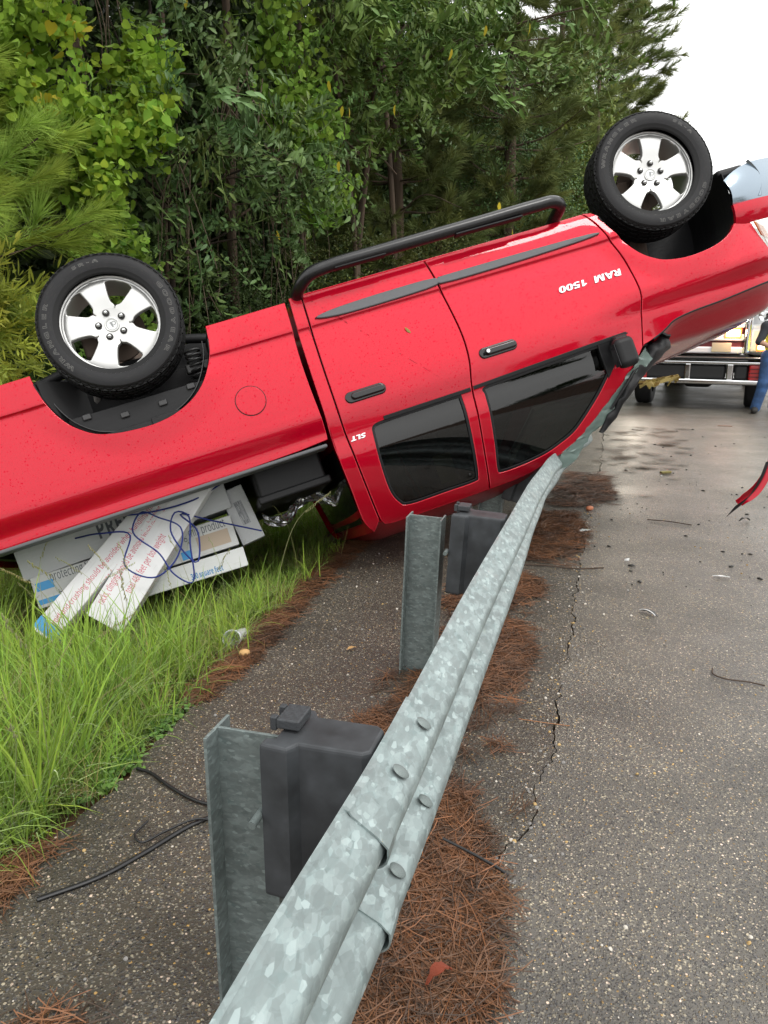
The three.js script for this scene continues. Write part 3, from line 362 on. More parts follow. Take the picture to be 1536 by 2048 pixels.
// underbody: frame, floor, axles, exhaust
{
  const fr = []; for (const s of [-1, 1]) { fr.push(box(5.0, 0.15, 0.07, 1.4, 0.16, s * 0.42)); }
  for (const x of [-1.0, -0.35, 0.5, 1.3, 2.3, 3.1]) fr.push(box(0.1, 0.08, 0.8, x, 0.18, 0));
  mesh('frame', merge(fr), underMat, pickup);
  mesh('cab_floor', slab(4, 10, (u, v) => [lerp(1.02, 3.05, u), 0.235 + 0.02 * Math.cos(v * 24), lerp(-0.9, 0.9, v)], 0.012), underMat, pickup);
  bothSides('rocker', (s) => box(2.0, 0.08, 0.06, 2.02, 0.17, s * 0.9), paint);
  mesh('rear_axle', merge([rod(V(0, 0, -0.78), V(0, 0, 0.78), 0.045, 14), new THREE.SphereGeometry(0.15, 18, 12).scale(1, 1, 0.9), rod(V(0.1, 0.0, 0), V(2.4, 0.14, 0), 0.05)]), rustMat, pickup);
  for (const s of [-1, 1]) { mesh('leaf_spring', tube([V(-0.75, 0.17, s * 0.56), V(-0.35, 0.08, s * 0.56), V(0, 0.05, s * 0.56), V(0.35, 0.08, s * 0.56), V(0.7, 0.18, s * 0.56)], 0.03, 24, 6), underMat, pickup); mesh('shock', rod(V(-0.12, 0.02, s * 0.6), V(-0.3, 0.4, s * 0.45), 0.03), steelMat, pickup); }
  mesh('exhaust', tube([V(2.6, 0.13, 0.25), V(1.4, 0.1, 0.3), V(0.4, 0.1, 0.3), V(0, 0.26, 0.34), V(-0.6, 0.2, 0.5), V(-0.9, 0.12, 0.7)], 0.035, 50, 10), rustMat, pickup);
  mesh('fuel_tank', box(0.95, 0.2, 0.36, 1.6, 0.24, -0.6, 0.06), underMat, pickup);
  // cargo bed: floor with ribs, walls, wheel houses
  const fl = []; fl.push(box(2.0, 0.02, 1.5, -0.08, 0.44, 0, 0.004)); for (let k = -6; k <= 6; k++) fl.push(box(1.96, 0.016, 0.05, -0.08, 0.424, k * 0.115, 0.004));
  mesh('bed_floor', merge(fl), linerMat, pickup);
  mesh('bed_wall', merge([box(0.03, 0.58, 1.66, 0.9, 0.72, 0, 0.006), box(0.04, 0.58, 1.66, -1.08, 0.72, 0, 0.006), box(2.0, 0.56, 0.02, -0.1, 0.71, -0.84, 0.004), box(2.0, 0.56, 0.02, -0.1, 0.71, 0.84, 0.004)]), linerMat, pickup);
  mesh('tailgate', slab(2, 12, (u, v) => [-1.13 - 0.02 * u, lerp(0.45, 1.03, u), lerp(-0.78, 0.78, v)], 0.05), paint, pickup);
  mesh('bed_shade_block', merge([box(0.42, 0.5, 1.5, 0.68, 0.95, 0, 0.02), box(0.46, 0.05, 1.56, 0.68, 1.2, 0, 0.015)]), blackTrim, pickup);  // black box added to stand for the deep shade behind the cab
  bothSides('bed_rail_cap', (s) => box(2.04, 0.022, 0.13, -0.1, 1.03, s * 0.905, 0.009), greyTrim);
  for (const s of [-1, 1]) {
    const arcO = arcR.filter((p) => p[1] > 0.2), N = arcO.length - 1;
    mesh('wheel_house', slab(N, 3, (u, v) => { const p = arcO[Math.round(u * N)], k = v; return [p[0] * (1 - 0.0 * k), p[1] + 0.012 - 0.03 * Math.sin(k * 3.14), s * lerp(0.975, 0.6, k)]; }, s * 0.006), linerMat, pickup);
    mesh('bed_inner_panel', merge([box(0.42, 0.05, 0.03, 0.24, 0.6, s * 0.94), box(0.5, 0.05, 0.03, -0.2, 0.61, s * 0.93)]), linerMat, pickup);
    mesh('splash_shield', slab(6, 6, (u, v) => [lerp(-0.48, -0.28, u), lerp(0.2, 0.56, v) - 0.12 * u * 0, s * lerp(0.95, 0.68, u) ], 0.006), shieldMat, pickup);
    mesh('inner_lip', slab(N, 2, (u, v) => { const p = arcO[Math.round(u * N)]; return [p[0] * 0.93 - 0.003, 0.13 + (p[1] - 0.13) * (0.93 - 0.02 * v), s * lerp(0.9, 0.78, v)]; }, 0.004), shieldMat, pickup);
    for (const bx of [-0.3, -0.1, 0.12, 0.3]) mesh('bracket', box(0.05, 0.035, 0.05, bx, 0.5 - 0.6 * bx * bx, s * 0.84, 0.008), shieldMat, pickup);
    mesh('hanger', box(0.3, 0.06, 0.05, 0.46, 0.3, s * 0.66, 0.012), shieldMat, pickup);
    mesh('bump_spring', merge(Array.from({ length: 6 }, (_, k) => new THREE.TorusGeometry(0.045, 0.008, 6, 16).rotateX(Math.PI / 2).translate(0.38, 0.2 + 0.03 * k, s * 0.66))), shieldMat, pickup);
    mesh('splash_shield', slab(6, 6, (u, v) => [lerp(0.49, 0.47, u), lerp(0.18, 0.5, v), s * lerp(0.95, 0.64, u)], 0.006), underMat, pickup);
  }
  // front: liner, suspension, engine bay
  for (const s of [-1, 1]) {
    const A = fArc.concat([[4.02, 0.4], [4.04, 0.28], [4.04, 0.12]]), N = A.length - 1;
    mesh('fender_liner', slab(N, 6, (u, v) => { const p = A[Math.round(u * N)]; return [p[0] + 0.01 * Math.sin(v * 12), p[1] + 0.008 + 0.05 * v * sst(0, 0.5, v), s * lerp(0.97, 0.5, v)]; }, 0.005), linerMat, pickup);
    mesh('control_arm', merge([rod(V(3.57, -0.06, s * 0.72), V(3.4, 0.1, s * 0.42), 0.035), rod(V(3.57, -0.06, s * 0.72), V(3.78, 0.1, s * 0.42), 0.035), rod(V(3.57, 0.14, s * 0.7), V(3.45, 0.24, s * 0.45), 0.025), rod(V(3.57, 0.14, s * 0.7), V(3.7, 0.24, s * 0.45), 0.025), rod(V(3.57, -0.03, s * 0.66), V(3.57, 0.5, s * 0.5), 0.055), rod(V(3.57, -0.1, s * 0.74), V(3.57, 0.18, s * 0.74), 0.05)]), rustMat, pickup);
  }
  for (const s of [-1, 1]) { mesh('inner_apron', slab(8, 6, (u, v) => [lerp(3.08, 4.08, u), lerp(0.12, 0.66, v), s * (0.5 + 0.02 * Math.sin(u * 9) * Math.sin(v * 5))], 0.008), linerMat, pickup); mesh('air_dam', box(0.22, 0.07, 0.1, 4.16, 0.12, s * 0.88, 0.03), blackTrim, pickup); mesh('bed_support', box(0.9, 0.2, 0.04, 0.05, 0.34, s * 0.5, 0.01), underMat, pickup); }
  mesh('engine', merge([box(0.8, 0.4, 0.55, 3.55, 0.38, 0, 0.06), box(0.5, 0.2, 0.35, 3.5, 0.12, 0, 0.05), box(0.5, 0.25, 0.4, 2.9, 0.25, 0, 0.05)]), rustMat, pickup);
  mesh('firewall', box(0.04, 0.85, 1.7, 3.16, 0.63, 0), underMat, pickup);
}
// nose: bumper, headlamps, grille, torn trim
{
  const bumper = slab(24, 8, (u, v) => { const k = u * 2 - 1, a = Math.abs(k); const x = 4.62 - 0.36 * Math.pow(a, 4), y = lerp(0.09, 0.345, v); return [x + 0.05 * Math.sin(v * 3.14), y, k * 0.985]; }, -0.02, (u, v) => [u * 2, v]);
  mesh('bumper', bumper, bumperMat, pickup);
  bothSides('bumper_end', (s) => slab(10, 6, (u, v) => { const x = lerp(4.03, 4.5, u), y = lerp(0.1 + 0.09 * Math.pow(1 - u, 3), 0.35, v); return [x, y, s * (0.965 + 0.025 * Math.sin(v * 3.14) - 0.36 * Math.pow(Math.max(0, x - 4.05), 2))]; }, -0.02 * s), bumperMat);
  bothSides('bumper_cover', (s) => slab(12, 5, (u, v) => { const x = lerp(4.0, 4.42, u), y = lerp(0.355, 0.478, v); return [x, y + 0.01, s * (1.0 - 0.04 * v - 0.36 * Math.pow(Math.max(0, x - 4.05), 2) + 0.012 * Math.sin(v * 3.14))]; }, -0.02 * s), paint);
  const lens = phy({ color: lin(0.85, 0.85, 0.82), transmission: 0.75, roughness: 0.08, thickness: 0 }), amber = phy({ color: lin(0.75, 0.2, 0.02), roughness: 0.15, clearcoat: 1 });
  for (const s of [-1, 1]) { const h = mesh('headlamp', slab(10, 8, (u, v) => { const x = lerp(4.14, 4.52, u) + 0.03 * v, y = lerp(0.5, 0.68, v) + 0.1 * u; return [x, y, s * (0.99 - 0.34 * Math.pow(Math.max(0, x - 4.1), 1.4) + 0.008)]; }, -0.01 * s), lens, pickup); mesh('reflector', slab(6, 6, (u, v) => [lerp(4.12, 4.4, u), lerp(0.49, 0.68, v) + 0.1 * u, s * (0.93 - 0.3 * u * u * 0.3)], 0.01), chrome, h); mesh('turn_lamp', slab(4, 6, (u, v) => [lerp(4.145, 4.2, u) + 0.02 * v, lerp(0.5, 0.6, v) + 0.05 * u, s * 0.972], 0.01), amber, h); }
  mesh('grille', merge([box(0.06, 0.34, 1.1, 4.58, 0.68, 0, 0.03), box(0.08, 0.05, 1.2, 4.6, 0.86, 0, 0.02)]), chrome, pickup);
  mesh('torn_trim', slab(26, 5, (u, v) => { const P = trimPath(u), w = lerp(0.06, 0.1, sst(0.5, 1, u)) * (u > 0.96 ? 0.8 : 1); return [P.x + (v - 0.5) * w * 0.5, P.y + (v - 0.5) * w * (1 - 0.35 * u), P.z + 0.02 * Math.sin(v * 3.14)]; }, 0.005), paint, pickup);
  mesh('torn_backing', slab(16, 4, (u, v) => { const P = trimPath(lerp(0.55, 1.02, u)), w = lerp(0.03, 0.1, u); return [P.x - 0.03 - v * w, P.y + 0.01 + 0.05 * v * u, P.z + 0.012]; }, 0.004), underMat, pickup);
}
function trimPath(u) { // hangs from the bumper's far corner down to above the road
  const w = [V(3.3, 1.3, -6.0), V(3.12, 1.05, -5.85), V(2.99, 0.8, -5.75), V(2.93, 0.6, -5.7), V(2.88, 0.43, -5.68), V(2.81, 0.3, -5.68), V(2.7, 0.2, -5.69)];
  const p = new THREE.CatmullRomCurve3(w).getPoint(clamp(u));
  pickup.updateMatrixWorld(true); return pickup.worldToLocal(p);
}
// cabin: dash, seats, steering wheel, headliner, a yellow note
{
  mesh('dashboard', merge([box(0.35, 0.25, 1.6, 3.0, 0.92, 0, 0.08), box(0.5, 0.2, 0.3, 2.75, 0.6, 0, 0.06)]), seatMat, pickup);
  for (const [x, z] of [[2.15, -0.42], [2.15, 0.42], [1.5, -0.42], [1.5, 0.42]]) { const st = mesh('seat', merge([box(0.52, 0.16, 0.56, x + 0.1, 0.6, z, 0.06), T(box(0.16, 0.62, 0.54, 0, 0.31, 0, 0.07), x - 0.14, 0.64, z, 0, 0, 0.25)]), seatMat, pickup); mesh('headrest', box(0.1, 0.18, 0.26, x - 0.33, 1.32, z, 0.045), seatMat, st); }
  mesh('steering_wheel', merge([new THREE.TorusGeometry(0.19, 0.016, 8, 32), rod(V(-0.18, 0, 0), V(0.18, 0, 0), 0.016)]).rotateY(Math.PI / 2).rotateZ(-0.45).translate(2.68, 0.98, -0.42), seatMat, pickup);
  mesh('headliner', sheet(4, 8, (u, v) => [lerp(1.06, 2.4, u), 1.56 + 0.05 * (1 - Math.pow(v * 2 - 1, 2)), lerp(-0.7, 0.7, v)]), seatMat, pickup);
  bothSides('door_card', (s) => box(1.95, 0.7, 0.03, 2.05, 0.6, s * 0.88), seatMat);
  mesh('paper_note', slab(4, 4, (u, v) => [lerp(1.56, 1.68, u), lerp(1.28, 1.46, v), -0.74 + 0.02 * Math.sin(u * 3)], 0.002), std({ color: lin(0.45, 0.42, 0.16), roughness: 0.8 }), pickup);
}
// ---------- wheels ----------
{
  const rubber = phy({ color: lin(0.009, 0.009, 0.0095), roughness: 0.6, specularIntensity: 0.5 });
  const wallTex = canvasTex(2048, 128, (c, w, h) => { // print on the sidewall: raised letters with a dusty outline
    c.fillStyle = 'rgb(34,34,36)'; c.fillRect(0, 0, w, h); const r = RNG(3);
    for (let i = 0; i < 1600; i++) { c.fillStyle = `rgba(${r.r(60, 100) | 0},${r.r(56, 90) | 0},${r.r(50, 84) | 0},${0.05 + 0.12 * r()})`; c.fillRect(r() * w, r() * h, r() * 30, r() * 5); }
    const txt = (s, deg, px, sp) => { c.save(); c.font = `bold ${px}px sans-serif`; c.strokeStyle = 'rgb(104,103,100)'; c.lineWidth = 2.6; c.textAlign = 'center'; c.textBaseline = 'middle'; const x = deg / 360 * w; for (const o of [0, -w, w]) { let k = -(s.length - 1) / 2; for (const ch of s) { c.strokeText(ch, x + o + k * sp, h * 0.46); k++; } } c.restore(); };
    txt('WRANGLER', 150, 58, 50); txt('SR-A', 238, 46, 38); txt('GOODYEAR', 345, 58, 52);
  });
  const wallMat = phy({ specularIntensity: 0.5, map: wallTex, bumpMap: wallTex, bumpScale: 0.003, roughness: 0.6 });
  // tyre half profile [radius, axial offset outwards]
  const prof = [[0.268, 0.118], [0.275, 0.126], [0.285, 0.128], [0.292, 0.131], [0.305, 0.136], [0.33, 0.142], [0.352, 0.143], [0.372, 0.14], [0.388, 0.134], [0.4, 0.125], [0.407, 0.112]];
  function ring(pr, n = 72, flip = 1) { return sheet(n, pr.length - 1, (u, v) => { const [r, z] = pr[Math.round(v * (pr.length - 1))], a = u * 6.283185; return [r * Math.sin(a) * flip, r * Math.cos(a), z]; }); }
  const shrink = (g) => { const p = g.attributes.position; for (let i = 0; i < p.count; i++) { const x = p.getX(i), y = p.getY(i), r = Math.hypot(x, y); if (r > 0.2745) { const k = (0.2745 + (r - 0.2745) * 0.82) / r; p.setXY(i, x * k, y * k); } } return g; };
  const sidewall = ring(prof.slice(4, 9)), lower = ring(prof.slice(0, 5)), shoulderR = ring(prof.slice(8));
  const core = ring([[0.407, 0.112], [0.41, 0.09], [0.41, -0.09], [0.407, -0.112]]), innerWall = ring(prof.slice().reverse().map(([r, z]) => [r, -z]));
  const tread = (() => { const b = []; const rows = [[-0.098, 0.034, 56, 0], [-0.054, 0.036, 64, 0.5], [-0.0, 0.04, 64, 0.2], [0.054, 0.036, 64, 0.7], [0.098, 0.034, 56, 0.4]]; for (const [z, w, n, ph] of rows) for (let k = 0; k < n; k++) { const a = (k + ph) / n * 6.283185, L = 0.419 * 6.283 / n * 0.88; const g = new THREE.BoxGeometry(L, 0.016, w); g.rotateY((k % 2 ? 0.16 : -0.05) * (z > 0 ? 1 : -1)); g.translate(0, 0.413 - (Math.abs(z) > 0.08 ? 0.0025 : 0), z); g.rotateZ(a); b.push(g); } for (const s of [-1, 1]) for (let k = 0; k < 56; k++) { const a = k / 56 * 6.283, g = new THREE.BoxGeometry(0.03, 0.022, 0.01); g.rotateX(s * 0.75); g.translate(0, 0.4015, s * 0.116); g.rotateZ(a); b.push(g); } return merge(b); })();
  // rim face: five broad spokes
  const spokeHalf = (r) => Math.PI / 5 - curve1([0.1, 0.112, 0.122, 0.14, 0.18, 0.22, 0.236, 0.243, 0.25], [0, 0.03, 0.16, 0.235, 0.285, 0.3, 0.29, 0.2, 0])(r);
  const dish = (r) => 0.026 + 0.02 * sst(0.05, 0.19, r) - 0.008 * sst(0.22, 0.262, r);
  const face = (() => {
    const list = [];
    for (let k = 0; k < 5; k++) { const a0 = k * 2 * Math.PI / 5; // spoke: crowned across, rounded edges, deep flanks
      const across = [[-1, 0.034], [-1, 0.012], [-0.985, 0.005], [-0.94, 0.001], [-0.86, 0], [-0.45, 0], [0, 0], [0.45, 0], [0.86, 0], [0.94, 0.001], [0.985, 0.005], [1, 0.012], [1, 0.034]];
      const rs = []; for (let i = 0; i <= 26; i++) rs.push(lerp(0.092, 0.25, i / 26));
      list.push(sheet(across.length - 1, 26, (u, v) => { const [q, dz] = across[Math.round(u * (across.length - 1))], r = rs[Math.round(v * 26)], h = spokeHalf(r), a = a0 + q * h; return [r * Math.sin(a), r * Math.cos(a), dish(r) + 0.008 - dz]; }));
    }
    list.push(ring([[0.0, dish(0) + 0.004], [0.036, dish(0) + 0.004], [0.05, dish(0.05) + 0.001], [0.0925, dish(0.0925) + 0.008]].reverse(), 60));
    list.push(ring([[0.276, 0.03], [0.2765, 0.043], [0.272, 0.047], [0.266, 0.045], [0.261, 0.04], [0.249, dish(0.249) + 0.008], [0.244, 0.034], [0.243, 0.0]], 96));
    return merge(list);
  })();
  const barrel = ring([[0.246, 0.02], [0.242, -0.06], [0.245, -0.2], [0.262, -0.22]]);
  const disc = merge([new THREE.CylinderGeometry(0.17, 0.17, 0.02, 40).rotateX(1.5708).translate(0, 0, -0.1), new THREE.CylinderGeometry(0.085, 0.085, 0.1, 24).rotateX(1.5708).translate(0, 0, -0.05)]);
  const caliper = box(0.1, 0.16, 0.09, 0.15, 0.03, -0.1, 0.02);
  const capTex = canvasTex(256, 256, (c) => { c.fillStyle = '#c9cac8'; c.fillRect(0, 0, 256, 256); c.strokeStyle = '#77797a'; c.fillStyle = '#7e8081'; c.lineWidth = 9; c.beginPath(); c.arc(128, 128, 104, 0, 6.3); c.stroke(); c.beginPath(); c.moveTo(112, 70); c.lineTo(144, 70); c.lineTo(150, 120); c.lineTo(138, 184); c.lineTo(118, 184); c.lineTo(106, 120); c.closePath(); c.fill(); c.lineWidth = 15; for (const s of [-1, 1]) { c.beginPath(); c.arc(128 + s * 44, 112, 34, s > 0 ? -2.4 : -0.74, s > 0 ? 2.2 : 0.95 + 6.283 - 2.1, s < 0 ? true : false); c.stroke(); } });
  const capMat = std({ map: capTex, roughness: 0.35, metalness: 0.5 });
  const cap = new THREE.CircleGeometry(0.036, 32);
  const dark = std({ color: lin(0.03, 0.028, 0.026), roughness: 0.7, metalness: 0.4 });
  const tyreG = shrink(merge([core, innerWall, lower, shoulderR])), treadG = shrink(tread), wallG = shrink(sidewall);
  function wheel(x, y, z, side, spin, steer, letterTurn) {
    const w = new THREE.Group(); w.name = 'wheel'; pickup.add(w); w.position.set(x, y, z); w.rotation.set(0, (side < 0 ? Math.PI : 0) + steer, 0);
    const ty = mesh('tyre', tyreG, rubber, w); mesh('tread', treadG, rubber, ty);
    const sw = mesh('sidewall', wallG, wallMat, ty); sw.rotation.z = letterTurn;
    const rim = mesh('rim', face, alloy, w); rim.position.z = 0.024; rim.rotation.z = spin; rim.scale.set(1.025, 1.025, 1); mesh('barrel', barrel, alloy, rim).position.z = 0.0;
    for (let k = 0; k < 5; k++) { const a = k * 2 * Math.PI / 5; mesh('lug_nut', merge([new THREE.CylinderGeometry(0.0105, 0.0115, 0.03, 6).rotateX(1.5708).translate(0.07 * Math.sin(a), 0.07 * Math.cos(a), 0.036), new THREE.SphereGeometry(0.0105, 10, 6).translate(0.07 * Math.sin(a), 0.07 * Math.cos(a), 0.05)]), chrome, rim); }
    for (let k = 0; k < 5; k++) mesh('lug_well', new THREE.SphereGeometry(0.021, 18, 8, 0, 6.2832, 0, 1.2).scale(1, 0.25, 1).rotateX(1.5708).translate(0.07 * Math.sin(k * 1.25664), 0.07 * Math.cos(k * 1.25664), 0.0355), dark, rim);
    mesh('centre_cap', merge([cap.clone().translate(0, 0, 0.0325)]), capMat, rim); mesh('cap_rim', new THREE.TorusGeometry(0.036, 0.004, 8, 32).translate(0, 0, 0.031), alloy, rim);
    mesh('brake', disc, rustMat, w); mesh('caliper', caliper, rustMat, w);
    return w;
  }
  // spin: in the picture the vehicle is inverted, so angles are measured from its own up
  wheel(0, 0, -0.86, -1, Math.PI + 0.15, 0, 1.1);
  wheel(0, 0, 0.86, 1, 0.4, 0, 0);
  wheel(3.57, -0.005, -0.875, -1, Math.PI - 0.33, 0.17, 0.1);
  wheel(3.57, -0.005, 0.875, 1, 1, 0.17, 1);
}
// ---------- spilled cargo ----------
pickup.updateMatrixWorld(true);
function truckPlaced(o, p, e = new THREE.Euler()) { o.position.copy(pickup.localToWorld(p.clone())); o.quaternion.copy(pickup.quaternion).multiply(new THREE.Quaternion().setFromEuler(e)); return o; }
const cardTone = (c, w, h, base, seed) => { c.fillStyle = base; c.fillRect(0, 0, w, h); const r = RNG(seed); for (let i = 0; i < 260; i++) { c.fillStyle = `rgba(${r.i(2) ? '120,115,105' : '255,255,255'},${0.02 + 0.05 * r()})`; c.fillRect(r() * w, r() * h, 4 + r() * 90, 1 + r() * 6); } };
function cartonTex(seed, lines, w = 1024, h = 256, base = '#d9dadb') { return canvasTex(w, h, (c) => { cardTone(c, w, h, base, seed); for (const [s, x, y, px, col, bold] of lines) { c.fillStyle = col; c.font = `${bold ? 'bold ' : ''}${px}px sans-serif`; c.fillText(s, x, y); } }); }
const redInk = '#b9485a', darkInk = '#4c5058', blueInk = '#2a6fa8';
// box whose faces carry a printed wrap: long side faces get the texture, ends plain
function carton(w, h, d) { const g = new RoundedBoxGeometry(w, h, d, 2, 0.006), p = g.attributes.position, n = g.attributes.normal, uv = g.attributes.uv; for (let i = 0; i < p.count; i++) { const ay = Math.abs(n.getY(i)), az = Math.abs(n.getZ(i)); const u = p.getX(i) / w + 0.5; if (ay > az) uv.setXY(i, n.getY(i) > 0 ? u : 1 - u, 0.5 + (p.getZ(i) / d) * 0.48 * (n.getY(i) > 0 ? -1 : 1)); else uv.setXY(i, n.getZ(i) > 0 ? u : 1 - u, 0.5 + p.getY(i) / h * 0.48); } return g; }
const cartonMat = (t) => std({ map: t, roughness: 0.55 });
const longA = cartonTex(1, [['avoid and crushing should be avoided when handling this product', 60, 110, 30, redInk], ['not to exceed total 400 feet per box weight 48 lbs', 120, 160, 30, redInk]], 1024, 192, '#d4d4d6');
const longB = cartonTex(2, [['racks, clinging should be avoided when handling', 90, 96, 30, redInk], ['total 480 feet per box weight', 220, 150, 30, redInk]], 1024, 256, '#d6d6d8');
const preT = cartonTex(3, [['PREMIUM', 380, 150, 74, darkInk, 1], ['', 0, 0, 10, darkInk]], 1024, 256, '#b4b6b8');  // base colour greyed to put the shade under the bed into white card
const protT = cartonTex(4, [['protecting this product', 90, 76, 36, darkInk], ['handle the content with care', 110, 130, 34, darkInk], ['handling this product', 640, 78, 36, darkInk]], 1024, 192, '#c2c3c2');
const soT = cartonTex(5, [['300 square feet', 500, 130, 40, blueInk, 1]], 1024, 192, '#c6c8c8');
function leanBox(name, mat, a, b, w, d, roll, label, group) { // in the pickup's frame, from a (low end) to b
  const L = a.distanceTo(b), o = thing(name, label, 'box', group); const ax = a.clone().sub(b).normalize(), zz = V(0, 0, -1).addScaledVector(ax, ax.z).normalize(), m = new THREE.Matrix4().makeBasis(ax, new THREE.Vector3().crossVectors(zz, ax), zz); const q = new THREE.Quaternion().setFromRotationMatrix(m).multiply(new THREE.Quaternion().setFromAxisAngle(V(1, 0, 0), roll));
  o.position.copy(pickup.localToWorld(a.clone().lerp(b, 0.5))); o.quaternion.copy(pickup.quaternion).multiply(q); mesh('carton', carton(L, w, d), mat, o); return [o, L, w, d]; }
const blueTape = std({ color: lin(0.03, 0.28, 0.6), roughness: 0.35 });
{ // flat cartons still stacked under the bed, their white card greyed for shade
  const put = (x0, x1, y0, y1, z0, z1, t, label, rz = 0, extra) => { const o = thing('flat_carton', label, 'box', 'cartons under the bed'); truckPlaced(o, V((x0 + x1) / 2, (y0 + y1) / 2, (z0 + z1) / 2), new THREE.Euler(Math.PI, 0, rz)); mesh('carton', carton(x1 - x0, y1 - y0, z1 - z0), cartonMat(t), o); if (extra) extra(o, x1 - x0, y1 - y0, z1 - z0); return o; };
  put(-0.98, 0.3, 0.9, 1.17, -0.5, -0.1, preT, 'white carton, greyed in colour for the bed shade, with large dark lettering wedged highest under the bed rail', 0.02);
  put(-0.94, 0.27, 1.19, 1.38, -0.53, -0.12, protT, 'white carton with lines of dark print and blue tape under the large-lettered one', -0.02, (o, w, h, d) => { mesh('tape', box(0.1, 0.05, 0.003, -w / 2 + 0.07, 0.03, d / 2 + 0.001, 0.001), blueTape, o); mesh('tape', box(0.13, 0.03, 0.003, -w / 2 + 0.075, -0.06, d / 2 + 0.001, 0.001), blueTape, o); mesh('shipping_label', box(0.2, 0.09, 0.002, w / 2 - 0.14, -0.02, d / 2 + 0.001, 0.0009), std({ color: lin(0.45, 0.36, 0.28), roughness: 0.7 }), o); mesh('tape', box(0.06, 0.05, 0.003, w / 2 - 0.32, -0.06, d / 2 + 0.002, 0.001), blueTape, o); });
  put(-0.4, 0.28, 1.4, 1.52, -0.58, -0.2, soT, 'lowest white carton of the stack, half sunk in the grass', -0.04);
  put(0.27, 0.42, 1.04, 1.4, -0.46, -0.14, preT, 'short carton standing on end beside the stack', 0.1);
  const [oa, L1, w1, d1] = leanBox('long_carton', cartonMat(rep(longA, -1)), V(-0.93, 1.53, -0.66), V(0.06, 0.9, -0.6), 0.15, 0.12, 0.25, 'narrow long white carton with red print and blue tape on its low end', 'long cartons sliding out of the bed');
  mesh('tape', box(0.07, w1 + 0.004, d1 + 0.004, L1 / 2 - 0.05, 0, 0, 0.003), blueTape, oa);
  leanBox('long_carton', cartonMat(rep(longB, -1)), V(-0.6, 1.58, -0.68), V(0.17, 0.92, -0.61), 0.23, 0.12, 0.1, 'wide long white carton with red print leaning beside the narrow one', 'long cartons sliding out of the bed');
  // blue rope in loops over the cartons
  const ropeMat = std({ color: lin(0.008, 0.02, 0.16), roughness: 0.8 }), rl = (pts) => tube(pts.map((p) => pickup.localToWorld(V(...p))), 0.005, 160, 6);
  one('rope', rl([[-0.62, 1.04, -0.55], [-0.45, 1.08, -0.74], [-0.3, 1.14, -0.78], [-0.38, 1.3, -0.79], [-0.25, 1.42, -0.8], [-0.1, 1.36, -0.8], [-0.02, 1.2, -0.78], [-0.12, 1.1, -0.78], [-0.2, 1.04, -0.77], [-0.28, 1.13, -0.77], [-0.18, 1.3, -0.8], [-0.14, 1.44, -0.8], [-0.06, 1.52, -0.79], [0.0, 1.3, -0.79], [0.04, 1.14, -0.75], [-0.02, 1.1, -0.76], [-0.08, 1.2, -0.78], [0.0, 1.42, -0.79], [0.06, 1.24, -0.74], [0.0, 1.12, -0.74], [0.15, 1.2, -0.62], [0.42, 1.36, -0.58]]), ropeMat, 'dark blue rope looped loosely over the spilled white cartons', 'rope');
  one('rope', rl([[-0.35, 0.95, -0.62], [-0.3, 1.02, -0.75], [-0.12, 1.06, -0.77], [0.1, 1.06, -0.7], [0.3, 1.0, -0.55]]), ropeMat, 'dark blue rope end stretched tight below the bed rail', 'rope');
  // crumpled shiny sheet below the gap between bed and cab
  const r = RNG(4), foil = std({ color: lin(0.72, 0.73, 0.75), metalness: 0.9, roughness: 0.2 });
  const sh2 = slab(26, 10, (u, v) => { const x = lerp(0.48, 1.1, u), y = 1.24 + 0.05 * Math.sin(u * 9) + 0.07 * v + 0.012 * r.g(); return [x, y, -0.22 + 0.1 * v + 0.02 * r.g()]; }, 0.003); truckPlaced(one('crumpled_foil', sh2, foil, 'crumpled silvery sheet lying in the dark gap behind the cab', 'foil'), V(0, 0, 0));
}
{ // clear cup at the grass edge
  const cup = thing('plastic_cup', 'crushed translucent plastic cup lying at the edge of the grass', 'cup'); const r = RNG(3);
  const g = sheet(28, 10, (u, v) => { const a = u * 6.2832, R = lerp(0.034, 0.05, v) * (1 + 0.12 * Math.sin(a * 2 + 1) + 0.06 * Math.sin(a * 5 + v * 4)); return [R * Math.cos(a), v * 0.11, R * 0.8 * Math.sin(a)]; });
  mesh('cup_wall', g, phy({ color: lin(0.85, 0.88, 0.9), transmission: 0.55, roughness: 0.2, thickness: 0, side: THREE.DoubleSide }), cup); mesh('cup_rim', new THREE.TorusGeometry(0.05, 0.004, 6, 28).rotateX(Math.PI / 2).scale(1.08, 1, 0.85).translate(0, 0.11, 0), phy({ color: lin(0.8, 0.83, 0.86), transmission: 0.3, roughness: 0.25, thickness: 0 }), cup);
  cup.position.set(-0.72, 0.0, -3.66); cup.rotation.set(1.25, 0.5, 0.4);
}
// ---------- woods along the verge ----------
const leafMat = (r, g, b, rough = 0.85, tr = 0.35) => phy({ color: lin(r, g, b), roughness: rough, specularIntensity: 0.35, transmission: tr, thickness: 0, side: THREE.DoubleSide, vertexColors: false });
const barkTex = tex(256, (u, v) => { const k = 0.25 + 0.55 * fbm(u, v * 0.25, 8, 5); return [k * 0.62, k * 0.52, k * 0.43]; });
const barkMat = std({ map: barkTex, bumpMap: barkTex, bumpScale: 0.02, roughness: 0.95 });
const paleBark = std({ color: lin(0.28, 0.26, 0.22), map: barkTex, roughness: 0.9 });
